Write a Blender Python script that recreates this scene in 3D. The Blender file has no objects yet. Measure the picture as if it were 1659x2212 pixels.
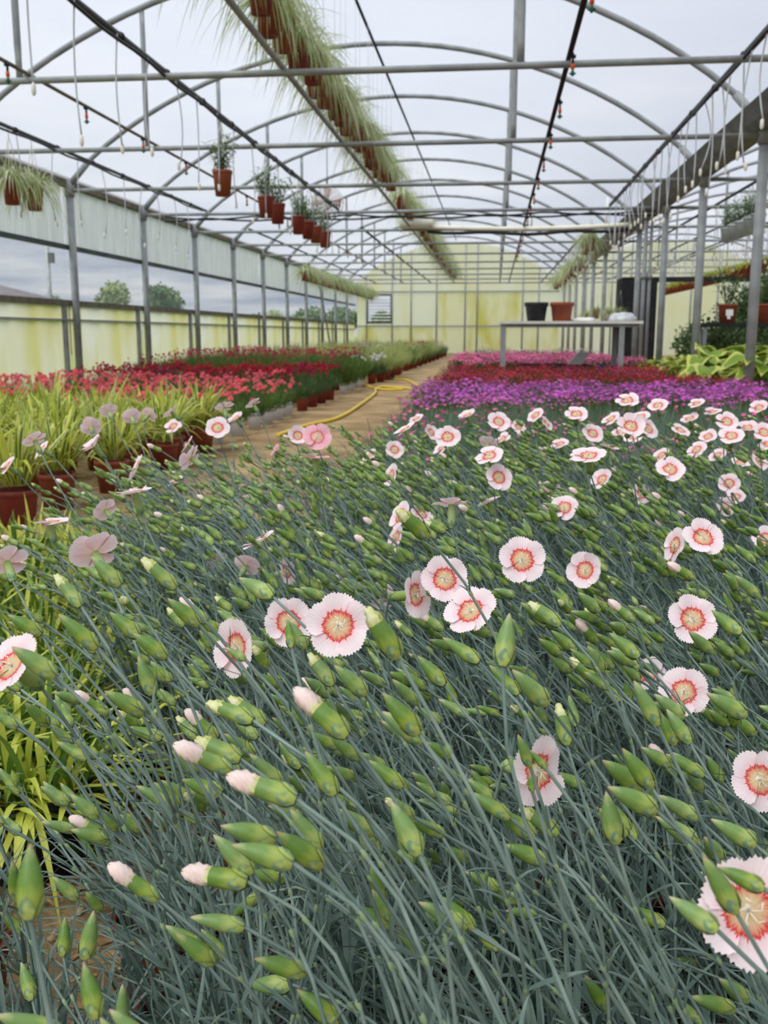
import bpy, math, random
from mathutils import Vector, Matrix, Quaternion, noise
R = random.Random(7)
rad = math.radians
sc = bpy.context.scene
COL = sc.collection

# ------------------------------------------------------------------ camera
CAMH = 0.85
FPX = 2080.0
YAW, PITCH = rad(6.472), rad(10.506)
EYE = Vector((0, 0, CAMH))
FWD = Vector((-math.sin(YAW) * math.cos(PITCH), math.cos(YAW) * math.cos(PITCH), -math.sin(PITCH)))
RGT = Vector((math.cos(YAW), math.sin(YAW), 0))
UPV = RGT.cross(FWD)
cam = bpy.data.cameras.new('camera')
cam.sensor_fit = 'VERTICAL'
cam.sensor_height = 36.0
cam.lens = FPX / 2212 * 36.0
cam.clip_start, cam.clip_end = 0.02, 1500
cam.dof.use_dof = True
cam.dof.focus_distance = 0.85
cam.dof.aperture_fstop = 15.0
co = bpy.data.objects.new('camera', cam)
COL.objects.link(co)
co.matrix_world = Matrix((RGT, UPV, -FWD)).transposed().to_4x4()
co.location = EYE
sc.camera = co

def ray(px, py):
    return FWD + RGT * ((px - 829.5) / FPX) + UPV * ((1106 - py) / FPX)
def pt(px, py, d):
    return EYE + ray(px, py) * d
def at_y(px, py, y):
    r = ray(px, py); return EYE + r * (y / r.y)
def at_z(px, py, z):
    r = ray(px, py); return EYE + r * ((z - CAMH) / r.z)

# ------------------------------------------------------------------ world, sun, exposure
def lin(c):
    def f(u):
        u /= 255.0
        return u / 12.92 if u <= 0.04045 else ((u + 0.055) / 1.055) ** 2.4
    return (f(c[0]), f(c[1]), f(c[2]), 1.0)

w = bpy.data.worlds.new('overcast_sky')
sc.world = w
w.use_nodes = True
nt = w.node_tree
nt.nodes.clear()
def N(tree, typ, **kw):
    n = tree.nodes.new(typ)
    for k, v in kw.items():
        if k == 'ins':
            for i, x in v.items(): n.inputs[i].default_value = x
        else: setattr(n, k, v)
    return n
def math_(tree, op, a, b=None, c=None, clamp=False):
    n = N(tree, 'ShaderNodeMath', operation=op, use_clamp=clamp)
    for i, x in enumerate((a, b, c)):
        if x is None: continue
        if isinstance(x, (int, float)): n.inputs[i].default_value = x
        else: tree.links.new(x, n.inputs[i])
    return n.outputs[0]
def ramp(tree, fac, stops, interp='LINEAR'):
    n = N(tree, 'ShaderNodeValToRGB')
    el = n.color_ramp.elements
    n.color_ramp.interpolation = interp
    while len(el) > 1: el.remove(el[-1])
    el[0].position, el[0].color = stops[0][0], stops[0][1]
    for p, c in stops[1:]:
        e = el.new(p); e.color = c
    if fac is not None: tree.links.new(fac, n.inputs[0])
    return n.outputs[0]
tc = N(nt, 'ShaderNodeTexCoord')
sp = N(nt, 'ShaderNodeSeparateXYZ'); nt.links.new(tc.outputs['Generated'], sp.inputs[0])
zc = math_(nt, 'MAXIMUM', sp.outputs[2], 0.0)
den = math_(nt, 'ADD', zc, 0.09)
cb = N(nt, 'ShaderNodeCombineXYZ')
nt.links.new(math_(nt, 'DIVIDE', sp.outputs[0], den), cb.inputs[0])
nt.links.new(math_(nt, 'DIVIDE', sp.outputs[1], den), cb.inputs[1])
cl = N(nt, 'ShaderNodeTexNoise', ins={'Scale': 0.9, 'Detail': 6.0, 'Roughness': 0.55})
nt.links.new(cb.outputs[0], cl.inputs['Vector'])
ccol = ramp(nt, cl.outputs['Fac'], [(0.34, lin((172, 186, 208))), (0.5, lin((214, 222, 234))), (0.64, lin((250, 251, 253)))])
hi = N(nt, 'ShaderNodeMix', data_type='RGBA')
nt.links.new(math_(nt, 'MULTIPLY', zc, 2.6, clamp=True), hi.inputs[0])
nt.links.new(ccol, hi.inputs[6]); hi.inputs[7].default_value = lin((216, 222, 236))
grad = math_(nt, 'MULTIPLY_ADD', zc, 1.6, 1.0)          # overcast sky: brighter overhead
bg = N(nt, 'ShaderNodeBackground')
nt.links.new(hi.outputs[2], bg.inputs[0]); nt.links.new(math_(nt, 'MULTIPLY', grad, 0.54), bg.inputs[1])
wo = N(nt, 'ShaderNodeOutputWorld'); nt.links.new(bg.outputs[0], wo.inputs[0])

sun = bpy.data.lights.new('sun_through_cloud_offscreen', 'SUN')
sun.energy, sun.angle, sun.color = 3.4, rad(50), (1.0, 0.97, 0.92)
so = bpy.data.objects.new('sun_through_cloud_offscreen', sun); COL.objects.link(so)
so.rotation_euler = (rad(28), rad(-22), 0)
sc.view_settings.view_transform = 'Standard'
sc.view_settings.look = 'None'
sc.view_settings.gamma = 1.0
sc.view_settings.use_curve_mapping = False
sc.view_settings.exposure = 0.35
sc.cycles.transparent_max_bounces = 16
sc.cycles.max_bounces = 5
sc.cycles.diffuse_bounces = 3

# ------------------------------------------------------------------ materials
MATS = {}
def pmat(name, c1, c2=None, rough=0.6, scale=20.0, detail=3.0, stretch=(1, 1, 1), spec=0.3, bump=0.0, bscale=None,
         transl=0.0, transp=0.0, metal=0.0, vary=0.0, ramp_=(0.35, 0.65), tcol=None):
    m = bpy.data.materials.new(name); m.use_nodes = True
    t = m.node_tree; t.nodes.clear()
    out = N(t, 'ShaderNodeOutputMaterial')
    b = N(t, 'ShaderNodeBsdfPrincipled')
    b.inputs['Roughness'].default_value = rough
    b.inputs['Specular IOR Level'].default_value = spec
    b.inputs['Metallic'].default_value = metal
    col = None
    tcn = N(t, 'ShaderNodeTexCoord')
    mp = N(t, 'ShaderNodeMapping'); mp.inputs['Scale'].default_value = stretch
    t.links.new(tcn.outputs['Object'], mp.inputs[0])
    if c2 is not None:
        nz = N(t, 'ShaderNodeTexNoise', ins={'Scale': scale, 'Detail': detail})
        t.links.new(mp.outputs[0], nz.inputs['Vector'])
        col = ramp(t, nz.outputs['Fac'], [(ramp_[0], lin(c1)), (ramp_[1], lin(c2))])
    if vary:
        oi = N(t, 'ShaderNodeObjectInfo')
        hs = N(t, 'ShaderNodeHueSaturation')
        if col is not None: t.links.new(col, hs.inputs['Color'])
        else: hs.inputs['Color'].default_value = lin(c1)
        t.links.new(math_(t, 'MULTIPLY_ADD', oi.outputs['Random'], 2 * vary, 1 - vary), hs.inputs['Value'])
        t.links.new(math_(t, 'MULTIPLY_ADD', oi.outputs['Random'], 0.10 * vary, 0.5 - 0.05 * vary), hs.inputs['Hue'])
        col = hs.outputs[0]
    if col is not None: t.links.new(col, b.inputs['Base Color'])
    else: b.inputs['Base Color'].default_value = lin(c1)
    if bump:
        bn = N(t, 'ShaderNodeTexNoise', ins={'Scale': bscale or scale, 'Detail': 4.0})
        t.links.new(mp.outputs[0], bn.inputs['Vector'])
        bp = N(t, 'ShaderNodeBump', ins={'Strength': bump, 'Distance': 0.02})
        t.links.new(bn.outputs['Fac'], bp.inputs['Height'])
        t.links.new(bp.outputs[0], b.inputs['Normal'])
    sh = b.outputs[0]
    if transl:
        tr = N(t, 'ShaderNodeBsdfTranslucent')
        if tcol: tr.inputs[0].default_value = lin(tcol)
        elif col is not None: t.links.new(col, tr.inputs[0])
        else: tr.inputs[0].default_value = lin(c1)
        mx = N(t, 'ShaderNodeMixShader'); mx.inputs[0].default_value = transl
        t.links.new(sh, mx.inputs[1]); t.links.new(tr.outputs[0], mx.inputs[2]); sh = mx.outputs[0]
    if transp:
        tp = N(t, 'ShaderNodeBsdfTransparent')
        mx = N(t, 'ShaderNodeMixShader'); mx.inputs[0].default_value = transp
        t.links.new(sh, mx.inputs[1]); t.links.new(tp.outputs[0], mx.inputs[2]); sh = mx.outputs[0]
    t.links.new(sh, out.inputs[0])
    MATS[name] = m
    return m

G = pmat
G('steel', (126, 130, 132), (148, 152, 153), rough=0.5, scale=6, spec=0.5)
G('steel_dark', (54, 57, 61), (76, 80, 84), rough=0.55, scale=5)
G('gutter_metal', (98, 102, 104), (120, 124, 126), rough=0.55, scale=5)
G('rail_brown', (92, 86, 72), (118, 112, 94), rough=0.7, scale=8)
G('black_plastic', (26, 27, 30), (40, 41, 44), rough=0.55, scale=10)
G('white_plastic', (226, 224, 216), rough=0.5)
G('cream_pipe', (214, 210, 192), (226, 222, 208), rough=0.5, scale=4)
G('tube_grey', (196, 200, 204), rough=0.4)
G('orange_plastic', (214, 84, 40), rough=0.45)
G('green_plastic', (30, 92, 66), rough=0.5)
G('film', (236, 238, 244), (222, 226, 236), rough=0.35, scale=1.2, stretch=(1, .25, 1), transl=0.5, transp=0.5, tcol=(232, 237, 246), bump=.25, bscale=2.5)
G('clear_film', (214, 220, 226), (190, 198, 206), rough=0.2, scale=3, stretch=(1, 3, .3), transl=0.5, transp=0.86, bump=.4, bscale=3)
G('curtain_film', (186, 190, 190), (206, 210, 210), rough=0.5, scale=5, stretch=(1, 4, .25), transl=0.6, transp=0.12, bump=.6, bscale=5)
G('algae_panel', (210, 205, 140), (226, 225, 210), rough=0.5, scale=1.3, stretch=(1, 1.0, .3), transl=0.66, detail=5, ramp_=(0.40, 0.62))
G('cream_panel', (243, 234, 194), (248, 243, 222), rough=0.5, scale=.6, stretch=(1.5, 1, .4), transl=0.78, detail=4, ramp_=(0.36, 0.6))
G('green_panel', (218, 206, 108), (242, 234, 192), rough=0.5, scale=.8, stretch=(2, 1, .5), transl=0.75, detail=5, ramp_=(0.36, 0.54))
G('soil_floor', (120, 96, 66), (176, 150, 110), rough=0.95, scale=14, detail=8, bump=.7, bscale=60)
G('path_sand', (138, 114, 80), (178, 153, 114), rough=0.9, scale=2.2, detail=8, bump=.35, bscale=30)
G('weed_mat', (34, 36, 38), (56, 58, 60), rough=0.9, scale=60)
G('wood_chip', (206, 176, 128), (168, 134, 90), rough=0.9, scale=30)
G('lawn', (88, 112, 60), (120, 138, 80), rough=1, scale=.5)
G('terracotta', (122, 54, 40), (140, 66, 48), rough=0.55, scale=5, vary=.18)
G('brown_pot', (112, 42, 26), (132, 56, 36), rough=0.5, scale=5, vary=.2)
G('grey_pot', (170, 178, 186), (190, 196, 202), rough=0.5, scale=5)
G('white_pot', (206, 212, 220), (222, 226, 230), rough=0.5, scale=5)
G('compost', (60, 46, 34), (96, 78, 58), rough=1, scale=120, bump=.8)
G('dianthus_stem', (98, 119, 112), (134, 153, 144), rough=0.5, scale=30, vary=.14)
G('dianthus_node', (132, 154, 118), rough=0.5)
G('dianthus_leaf', (88, 110, 101), (126, 146, 135), rough=0.5, scale=26, transl=.2, vary=.16)
G('bud_scale', (106, 138, 112), (172, 188, 102), rough=0.45, scale=160, detail=1, transl=.1, vary=.12, ramp_=(.42, .58))
G('bud_tip', (206, 212, 120), (232, 232, 190), rough=0.5, scale=200, transl=.2)
G('bud_petal', (253, 238, 230), (249, 220, 214), rough=0.55, scale=130, transl=.3)
G('stamen', (250, 246, 232), rough=0.5, transl=.3)
G('foliage_bluegreen', (88, 114, 92), (124, 150, 120), rough=0.6, scale=14, transl=.22, vary=.15)
G('foliage_green', (62, 92, 40), (106, 132, 62), rough=0.6, scale=14, transl=.22, vary=.2)
G('foliage_dark', (52, 76, 42), (90, 114, 62), rough=0.55, scale=10, transl=.18, vary=.2)
G('foliage_purple', (50, 30, 40), (84, 52, 60), rough=0.55, scale=10, transl=.15)
G('coral', (238, 96, 120), (248, 150, 156), rough=0.6, scale=60, transl=.35, vary=.15)
G('dark_red', (156, 26, 54), (202, 48, 84), rough=0.6, scale=60, transl=.3, vary=.2)
G('rose_red', (176, 50, 78), (206, 84, 112), rough=0.6, scale=50, transl=.3, vary=.2)
G('purple', (200, 70, 190), (228, 128, 220), rough=0.6, scale=60, transl=.35, vary=.12)
G('pink', (228, 92, 150), (240, 140, 182), rough=0.6, scale=50, transl=.35, vary=.15)
G('pale_pink', (226, 178, 200), (240, 212, 222), rough=0.6, scale=50, transl=.3, vary=.1)
G('white_bloom', (244, 244, 240), (226, 228, 220), rough=0.6, scale=50, transl=.3)
G('lime_leaf', (178, 190, 66), (214, 218, 106), rough=0.5, scale=10, transl=.35, vary=.1)
G('leaf_mid', (78, 110, 40), (112, 142, 58), rough=0.5, scale=10, transl=.25, vary=.1)
G('leaf_cream', (226, 224, 160), (204, 210, 110), rough=0.5, scale=10, transl=.3)
G('spider_leaf', (140, 160, 96), (186, 198, 146), rough=0.5, scale=8, transl=.4, vary=.15)
G('spider_white', (216, 222, 190), rough=0.5, transl=.35)
G('olive_leaf', (88, 116, 72), (136, 160, 112), rough=0.5, scale=12, transl=.25, vary=.15)
G('grass_feather', (150, 166, 96), (186, 194, 130), rough=0.6, scale=6, transl=.35, vary=.15)
G('hosta_green', (104, 138, 40), (140, 168, 58), rough=0.4, scale=6, transl=.25, vary=.12, stretch=(1, 1, 1))
G('hosta_edge', (206, 212, 110), rough=0.4, transl=.3)
G('hose_yellow', (222, 188, 44), (236, 206, 70), rough=0.45, scale=6)
G('table_top', (222, 220, 212), (200, 198, 190), rough=0.4, scale=4)
G('cabinet_black', (24, 25, 28), (38, 39, 42), rough=0.7, scale=3)
G('blue_plastic', (30, 52, 120), rough=0.5)
G('bag_plastic', (232, 234, 236), (196, 200, 206), rough=0.25, scale=12, transp=.25, bump=.8, bscale=14)
G('grey_scoop', (150, 152, 150), rough=0.5)
G('tree_leaf_light', (112, 130, 80), (150, 164, 108), rough=.8, scale=1, transl=.2)
G('tree_leaf', (60, 88, 50), (98, 124, 74), rough=.8, scale=1, transl=.2)
G('bark', (84, 72, 58), (110, 96, 80), rough=.9, scale=4)
G('roof_slate', (86, 80, 80), (104, 98, 96), rough=.8, scale=3)
G('brick_house', (150, 120, 100), (170, 140, 118), rough=.9, scale=4)
G('fan_white', (206, 206, 202), rough=.5)
G('fan_red', (170, 60, 56), rough=.5)
G('label_white', (238, 238, 236), rough=.5)

def petal_mat(name, outer, mid, ring, centre):
    m = bpy.data.materials.new(name); m.use_nodes = True
    t = m.node_tree; t.nodes.clear()
    out = N(t, 'ShaderNodeOutputMaterial'); b = N(t, 'ShaderNodeBsdfPrincipled')
    b.inputs['Roughness'].default_value = .6; b.inputs['Specular IOR Level'].default_value = .15
    tcn = N(t, 'ShaderNodeTexCoord')
    s = N(t, 'ShaderNodeSeparateXYZ'); t.links.new(tcn.outputs['Object'], s.inputs[0])
    ang = math_(t, 'ARCTAN2', s.outputs[1], s.outputs[0])
    r2 = math_(t, 'ADD', math_(t, 'MULTIPLY', s.outputs[0], s.outputs[0]), math_(t, 'MULTIPLY', s.outputs[1], s.outputs[1]))
    rr = math_(t, 'DIVIDE', math_(t, 'SQRT', r2), 0.0225)
    oi = N(t, 'ShaderNodeObjectInfo')
    nz = N(t, 'ShaderNodeTexNoise', noise_dimensions='2D', ins={'Scale': 1.0, 'Detail': 2.0})
    cbn = N(t, 'ShaderNodeCombineXYZ')
    t.links.new(math_(t, 'MULTIPLY', ang, 14.0), cbn.inputs[0])
    t.links.new(math_(t, 'MULTIPLY_ADD', rr, 1.5, 0.0), cbn.inputs[1])
    t.links.new(cbn.outputs[0], nz.inputs['Vector'])
    rj = math_(t, 'ADD', rr, math_(t, 'MULTIPLY_ADD', nz.outputs['Fac'], 0.26, -0.13))
    col = ramp(t, rj, [(0.0, lin(centre)), (0.22, lin(centre)), (0.36, lin(tuple((a + 2 * c) / 3 for a, c in zip(ring, centre)))), (0.44, lin(ring)), (0.475, lin(ring)), (0.50, lin(mid)), (0.75, lin(outer)), (1.0, lin(outer))])
    gm = N(t, 'ShaderNodeNewGeometry'); bk = N(t, 'ShaderNodeMix', data_type='RGBA')
    t.links.new(gm.outputs['Backfacing'], bk.inputs[0]); t.links.new(col, bk.inputs[6])
    t.links.new(ramp(t, rr, [(0.1, lin(tuple(.55 * a + .45 * c for a, c in zip(mid, centre)))), (0.6, lin(mid)), (1.0, lin(outer))]), bk.inputs[7]); col = bk.outputs[2]
    t.links.new(col, b.inputs['Base Color'])
    bp = N(t, 'ShaderNodeBump', ins={'Strength': .35, 'Distance': .001}); t.links.new(nz.outputs['Fac'], bp.inputs['Height']); t.links.new(bp.outputs[0], b.inputs['Normal'])
    tr = N(t, 'ShaderNodeBsdfTranslucent'); t.links.new(col, tr.inputs[0])
    mx = N(t, 'ShaderNodeMixShader'); mx.inputs[0].default_value = .3
    t.links.new(b.outputs[0], mx.inputs[1]); t.links.new(tr.outputs[0], mx.inputs[2]); t.links.new(mx.outputs[0], out.inputs[0])
    MATS[name] = m
petal_mat('petal', (253, 236, 240), (250, 214, 220), (222, 62, 62), (240, 214, 170))
petal_mat('petal_pink', (246, 190, 200), (244, 172, 186), (226, 104, 116), (244, 206, 180))

def bud_mat():
    m = bpy.data.materials.new('bud_green'); m.use_nodes = True
    t = m.node_tree; t.nodes.clear()
    out = N(t, 'ShaderNodeOutputMaterial'); b = N(t, 'ShaderNodeBsdfPrincipled')
    b.inputs['Roughness'].default_value = .42; b.inputs['Specular IOR Level'].default_value = .35
    tcn = N(t, 'ShaderNodeTexCoord'); s = N(t, 'ShaderNodeSeparateXYZ'); t.links.new(tcn.outputs['Object'], s.inputs[0])
    mp = N(t, 'ShaderNodeMapping'); mp.inputs['Scale'].default_value = (1, 1, .22); t.links.new(tcn.outputs['Object'], mp.inputs[0])
    nz = N(t, 'ShaderNodeTexNoise', ins={'Scale': 420.0, 'Detail': 2.0}); t.links.new(mp.outputs[0], nz.inputs['Vector'])
    zz = math_(t, 'ADD', math_(t, 'DIVIDE', s.outputs[2], .029), math_(t, 'MULTIPLY_ADD', nz.outputs['Fac'], .3, -.15))
    col = ramp(t, zz, [(0.0, lin((150, 172, 98))), (0.32, lin((160, 178, 84))), (0.5, lin((112, 146, 66))), (0.8, lin((106, 140, 72))), (0.96, lin((158, 172, 110))), (1.0, lin((176, 150, 120)))])
    oi = N(t, 'ShaderNodeObjectInfo'); hs = N(t, 'ShaderNodeHueSaturation'); t.links.new(col, hs.inputs['Color'])
    t.links.new(math_(t, 'MULTIPLY_ADD', oi.outputs['Random'], .36, .84), hs.inputs['Value'])
    t.links.new(math_(t, 'MULTIPLY_ADD', oi.outputs['Random'], -.25, 1.08), hs.inputs['Saturation'])
    t.links.new(hs.outputs[0], b.inputs['Base Color'])
    tr = N(t, 'ShaderNodeBsdfTranslucent'); t.links.new(hs.outputs[0], tr.inputs[0])
    mx = N(t, 'ShaderNodeMixShader'); mx.inputs[0].default_value = .15
    t.links.new(b.outputs[0], mx.inputs[1]); t.links.new(tr.outputs[0], mx.inputs[2]); t.links.new(mx.outputs[0], out.inputs[0])
    MATS['bud_green'] = m
bud_mat()

# ------------------------------------------------------------------ mesh builder
class MB:
    def __init__(s): s.v, s.f, s.m = [], [], []
    def add(s, vs, fs, mi=0):
        o = len(s.v); s.v.extend(tuple(p) for p in vs)
        for f in fs: s.f.append(tuple(i + o for i in f)); s.m.append(mi)
    def tube(s, pts, r, n=6, mi=0, cap=True):
        pts = [Vector(p) for p in pts]
        rs = r if isinstance(r, (list, tuple)) else [r] * len(pts)
        prev = None; vs = []; L = len(pts)
        for i, p in enumerate(pts):
            t = (pts[min(i + 1, L - 1)] - pts[max(i - 1, 0)])
            t = t.normalized() if t.length > 1e-9 else Vector((0, 0, 1))
            if prev is None:
                a = Vector((0, 0, 1)) if abs(t.z) < .9 else Vector((1, 0, 0))
                u = t.cross(a).normalized()
            else:
                u = prev - t * prev.dot(t)
                u = u.normalized() if u.length > 1e-6 else prev
            prev = u; v = t.cross(u)
            for k in range(n):
                a = 2 * math.pi * k / n
                vs.append(p + (u * math.cos(a) + v * math.sin(a)) * rs[i])
        fs = [(i * n + k, i * n + (k + 1) % n, (i + 1) * n + (k + 1) % n, (i + 1) * n + k) for i in range(L - 1) for k in range(n)]
        if cap: fs += [tuple(range(n))[::-1], tuple((L - 1) * n + k for k in range(n))]
        s.add(vs, fs, mi)
    def lathe(s, prof, n=16, mi=0, M=None, close=False):
        vs = []
        for r, z in prof:
            for k in range(n):
                a = 2 * math.pi * k / n
                p = Vector((r * math.cos(a), r * math.sin(a), z)); vs.append(M @ p if M else p)
        L = len(prof)
        fs = [(i * n + k, i * n + (k + 1) % n, (i + 1) * n + (k + 1) % n, (i + 1) * n + k) for i in range(L - 1) for k in range(n)]
        if close: fs += [tuple(range(n))[::-1], tuple((L - 1) * n + k for k in range(n))]
        s.add(vs, fs, mi)
    def box(s, lo, hi, mi=0):
        x0, y0, z0 = lo; x1, y1, z1 = hi
        s.add([(x0, y0, z0), (x1, y0, z0), (x1, y1, z0), (x0, y1, z0), (x0, y0, z1), (x1, y0, z1), (x1, y1, z1), (x0, y1, z1)],
              [(3, 2, 1, 0), (4, 5, 6, 7), (0, 1, 5, 4), (1, 2, 6, 5), (2, 3, 7, 6), (3, 0, 4, 7)], mi)
    def ribbon(s, pts, w, side, mi=0, fold=0.0, edge=None):
        """leaf blade; edge = material index of the two outer bands"""
        vs = []; cols = [-1, -.45, .45, 1] if edge is not None else ([-1, 0, 1] if fold else [-1, 1])
        for i, p in enumerate(pts):
            p = Vector(p); sd = side(i) if callable(side) else side
            for c in cols:
                vs.append(p + sd * (c * w[i]) + Vector((0, 0, fold * w[i] * abs(c))))
        k = len(cols)
        for i in range(len(pts) - 1):
            for c in range(k - 1):
                pass
        o = len(s.v); s.v.extend(tuple(p) for p in vs)
        for i in range(len(pts) - 1):
            for c in range(k - 1):
                s.f.append((o + i * k + c, o + i * k + c + 1, o + (i + 1) * k + c + 1, o + (i + 1) * k + c))
                s.m.append(edge if (edge is not None and c != 1) else mi)
    def blade(s, base, az, elev, L, wd, droop, mi=0, n=4, fold=0.0, edge=None, twist=0.0):
        d = Vector((math.cos(az), math.sin(az), 0)); sd = Vector((-d.y, d.x, 0))
        if twist: sd = (sd * math.cos(twist) + Vector((0, 0, 1)) * math.sin(twist))
        ps, ws = [], []
        for i in range(n + 1):
            t = i / n
            ps.append(Vector(base) + d * (L * t * math.cos(elev)) + Vector((0, 0, L * (t * math.sin(elev) - droop * t * t))))
            ws.append(wd * .5 * (min(1, .45 + 1.6 * t) if t < .45 else max(.04, 1 - ((t - .45) / .55) ** 1.8)))
        s.ribbon(ps, ws, sd, mi, fold, edge)
    def mesh(s, name, mats, smooth=True):
        me = bpy.data.meshes.new(name)
        me.from_pydata(s.v, [], s.f)
        for m in mats: me.materials.append(MATS[m])
        if len(mats) > 1: me.polygons.foreach_set('material_index', s.m)
        if smooth: me.polygons.foreach_set('use_smooth', [True] * len(s.f))
        me.update()
        return me

def obj(name, me, parent=None, loc=None, rot=None, scale=None, kind=None):
    o = bpy.data.objects.new(name, me); COL.objects.link(o)
    if parent is not None: o.parent = parent
    if loc is not None: o.location = loc
    if rot is not None:
        if isinstance(rot, Quaternion): o.rotation_mode = 'QUATERNION'; o.rotation_quaternion = rot
        else: o.rotation_euler = rot
    if scale is not None: o.scale = (scale, scale, scale) if isinstance(scale, (int, float)) else scale
    if kind: o['kind'] = kind
    return o
def tag(o, label, cat=None, group=None, kind=None):
    o['label'] = label
    if cat: o['category'] = cat
    if group: o['group'] = group
    if kind: o['kind'] = kind
    return o
def thing(name, label, cat, loc=(0, 0, 0), rotz=0.0, group=None, kind=None, scale=None):
    o = obj(name, None, None, loc, (0, 0, rotz), scale)
    o.empty_display_size = .05
    return tag(o, label, cat, group, kind or 'thing')
def single(name, mb, mats, label, cat, group=None, kind=None, smooth=True, loc=None):
    return tag(obj(name, mb.mesh(name, mats, smooth), None, loc), label, cat, group, kind)
def aim(v):
    return Vector((0, 0, 1)).rotation_difference(Vector(v).normalized())

#=====================================================================  STRUCTURE
S = 2.7
PH = 0.7 * S
XL, XR = -5.61, 2.51
SPAN = XR - XL
ZG = 1.93 + CAMH          # gutter
RISE = 1.60
ZT = 1.851 + CAMH         # tie bars
YE = 14 * S + PH          # end wall
Y0 = -4.0
ZS, ZU = 1.25, 1.98       # side wall sill and upper rail

def arch_pts(x0, n=28):
    out = []
    for i in range(n + 1):
        a = i / n; x = x0 + SPAN * a
        u = abs(2 * a - 1)
        z = ZG + RISE * (1 - u ** 2.0) ** 0.86
        out.append((x, z))
    return out
def arch_z(x, x0):
    a = (x - x0) / SPAN; u = abs(2 * a - 1)
    return ZG + RISE * (1 - u ** 2.0) ** 0.86

mb = MB(); mb.add([(XL, Y0, 0), (XL + 2 * SPAN, Y0, 0), (XL + 2 * SPAN, YE, 0), (XL, YE, 0)], [(0, 1, 2, 3)])
single('floor', mb, ['soil_floor'], 'brown earth and wood chip floor under the pots', 'floor', kind='structure')
mb = MB(); mb.box((-2.02, 3.3, 0.0), (-.62, YE - .1, .012)); 
single('path', mb, ['path_sand'], 'sandy walkway running between the flower beds to the end wall', 'path', kind='structure')
mb = MB(); mb.add([(-140, -60, -.06), (140, -60, -.06), (140, 260, -.06), (-140, 260, -.06)], [(0, 1, 2, 3)])
single('ground', mb, ['lawn'], 'grass field outside the greenhouse', 'ground', kind='structure')

def film(x0, name, label):
    mb = MB(); P = arch_pts(x0, 36); ny = 44; vs = []
    for j in range(ny + 1):
        y = Y0 + (YE - Y0) * j / ny
        for i, (x, z) in enumerate(P):
            ph = ((y - PH) / S) % 1.0
            sag = -.035 * math.sin(math.pi * ph) * math.sin(math.pi * i / 36)
            vs.append((x, y, z + .05 + sag))
    n = len(P)
    mb.add(vs, [(j * n + i, j * n + i + 1, (j + 1) * n + i + 1, (j + 1) * n + i) for j in range(ny) for i in range(n - 1)])
    single(name, mb, ['film'], label, 'ceiling', kind='structure')
film(XL, 'ceiling', 'milky plastic film roof stretched over the arches of the main bay')
film(XR, 'ceiling_neighbour', 'milky plastic film roof over the neighbouring bay beyond the valley gutter')

# trusses: arch, tie bar, struts, posts
def truss_meshes(x0, post_left, post_right, wall_left):
    P = arch_pts(x0, 30)
    parts = []
    m = MB(); m.tube([(x, 0, z) for x, z in P], .033, 8); parts.append(('arch', m.mesh('arch', ['steel'])))
    m = MB(); m.tube([(x0, 0, ZT), (x0 + SPAN, 0, ZT)], .025, 8); parts.append(('tie_bar', m.mesh('tie_bar', ['steel'])))
    for sx in (2.05, 5.75):
        x = x0 + sx; top = arch_z(x, x0)
        m = MB(); zz = [(ZT + .02, .012), (ZT + .16, .012), (ZT + .24, .028), (top - .24, .028), (top - .16, .014), (top - .01, .014)]
        vs = []
        for z, ry in zz:
            for k in range(10):
                a = 2 * math.pi * k / 10
                vs.append((x + .026 * math.cos(a), ry * math.sin(a), z))
        m.add(vs, [(i * 10 + k, i * 10 + (k + 1) % 10, (i + 1) * 10 + (k + 1) % 10, (i + 1) * 10 + k) for i in range(len(zz) - 1) for k in range(10)] + [tuple(range(10))[::-1], tuple(range(50, 60))])
        parts.append(('strut', m.mesh('strut', ['steel'])))
    for side, x in ((post_left, x0), (post_right, x0 + SPAN)):
        if side:
            m = MB(); m.tube([(x, 0, 0), (x, 0, ZG - .06)], .05, 10); m.tube([(x, 0, ZG - .16), (x, 0, ZG + .06)], .064, 10)
            parts.append(('post', m.mesh('post', ['steel'])))
    for sx in (0, SPAN):
        x = x0 + sx; z1 = ZG + .3; x1 = x + (.30 if sx == 0 else -.30); z1 = arch_z(x1, x0)
        m = MB(); m.tube([(x, 0, ZG - .02), (x1, 0, z1)], .045, 8); parts.append(('arch_socket', m.mesh('arch_socket', ['steel'])))
    return parts
TM = truss_meshes(XL, True, True, True)
TN = truss_meshes(XR, False, True, False)
for k in range(-1, 14):
    y = PH + k * S
    t = thing('roof_truss', 'galvanised steel arch with tie bar and posts spanning the main bay', 'truss', (0, y, 0), group='trusses of the main bay', kind='structure')
    for nme, me in TM: obj(nme, me, t)
    if k >= 1:
        t = thing('neighbour_truss', 'galvanised steel arch with tie bar spanning the bay beyond the valley gutter', 'truss', (0, y, 0), group='trusses of the neighbouring bay', kind='structure')
        for nme, me in TN: obj(nme, me, t)

# valley gutter and left gutter
m = MB(); x = XR
prof = [(-.24, .10), (-.15, -.02), (-.08, -.08), (.08, -.08), (.15, -.02), (.24, .10), (.21, .12), (.07, -.05), (-.07, -.05), (-.21, .12)]
vs = [(x + a, yy, ZG + b + .04) for yy in (Y0, YE) for a, b in prof]; n = len(prof)
m.add(vs, [(i, (i + 1) % n, n + (i + 1) % n, n + i) for i in range(n)])
single('valley_gutter', m, ['gutter_metal'], 'grey metal valley gutter between the two roofs', 'gutter', smooth=False, kind='structure')
m = MB(); m.box((XL - .14, Y0, ZG - .02), (XL - .01, YE, ZG + .09))
single('eaves_gutter', m, ['rail_brown'], 'brown eaves rail along the top of the side wall', 'gutter', smooth=False, kind='structure')

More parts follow.
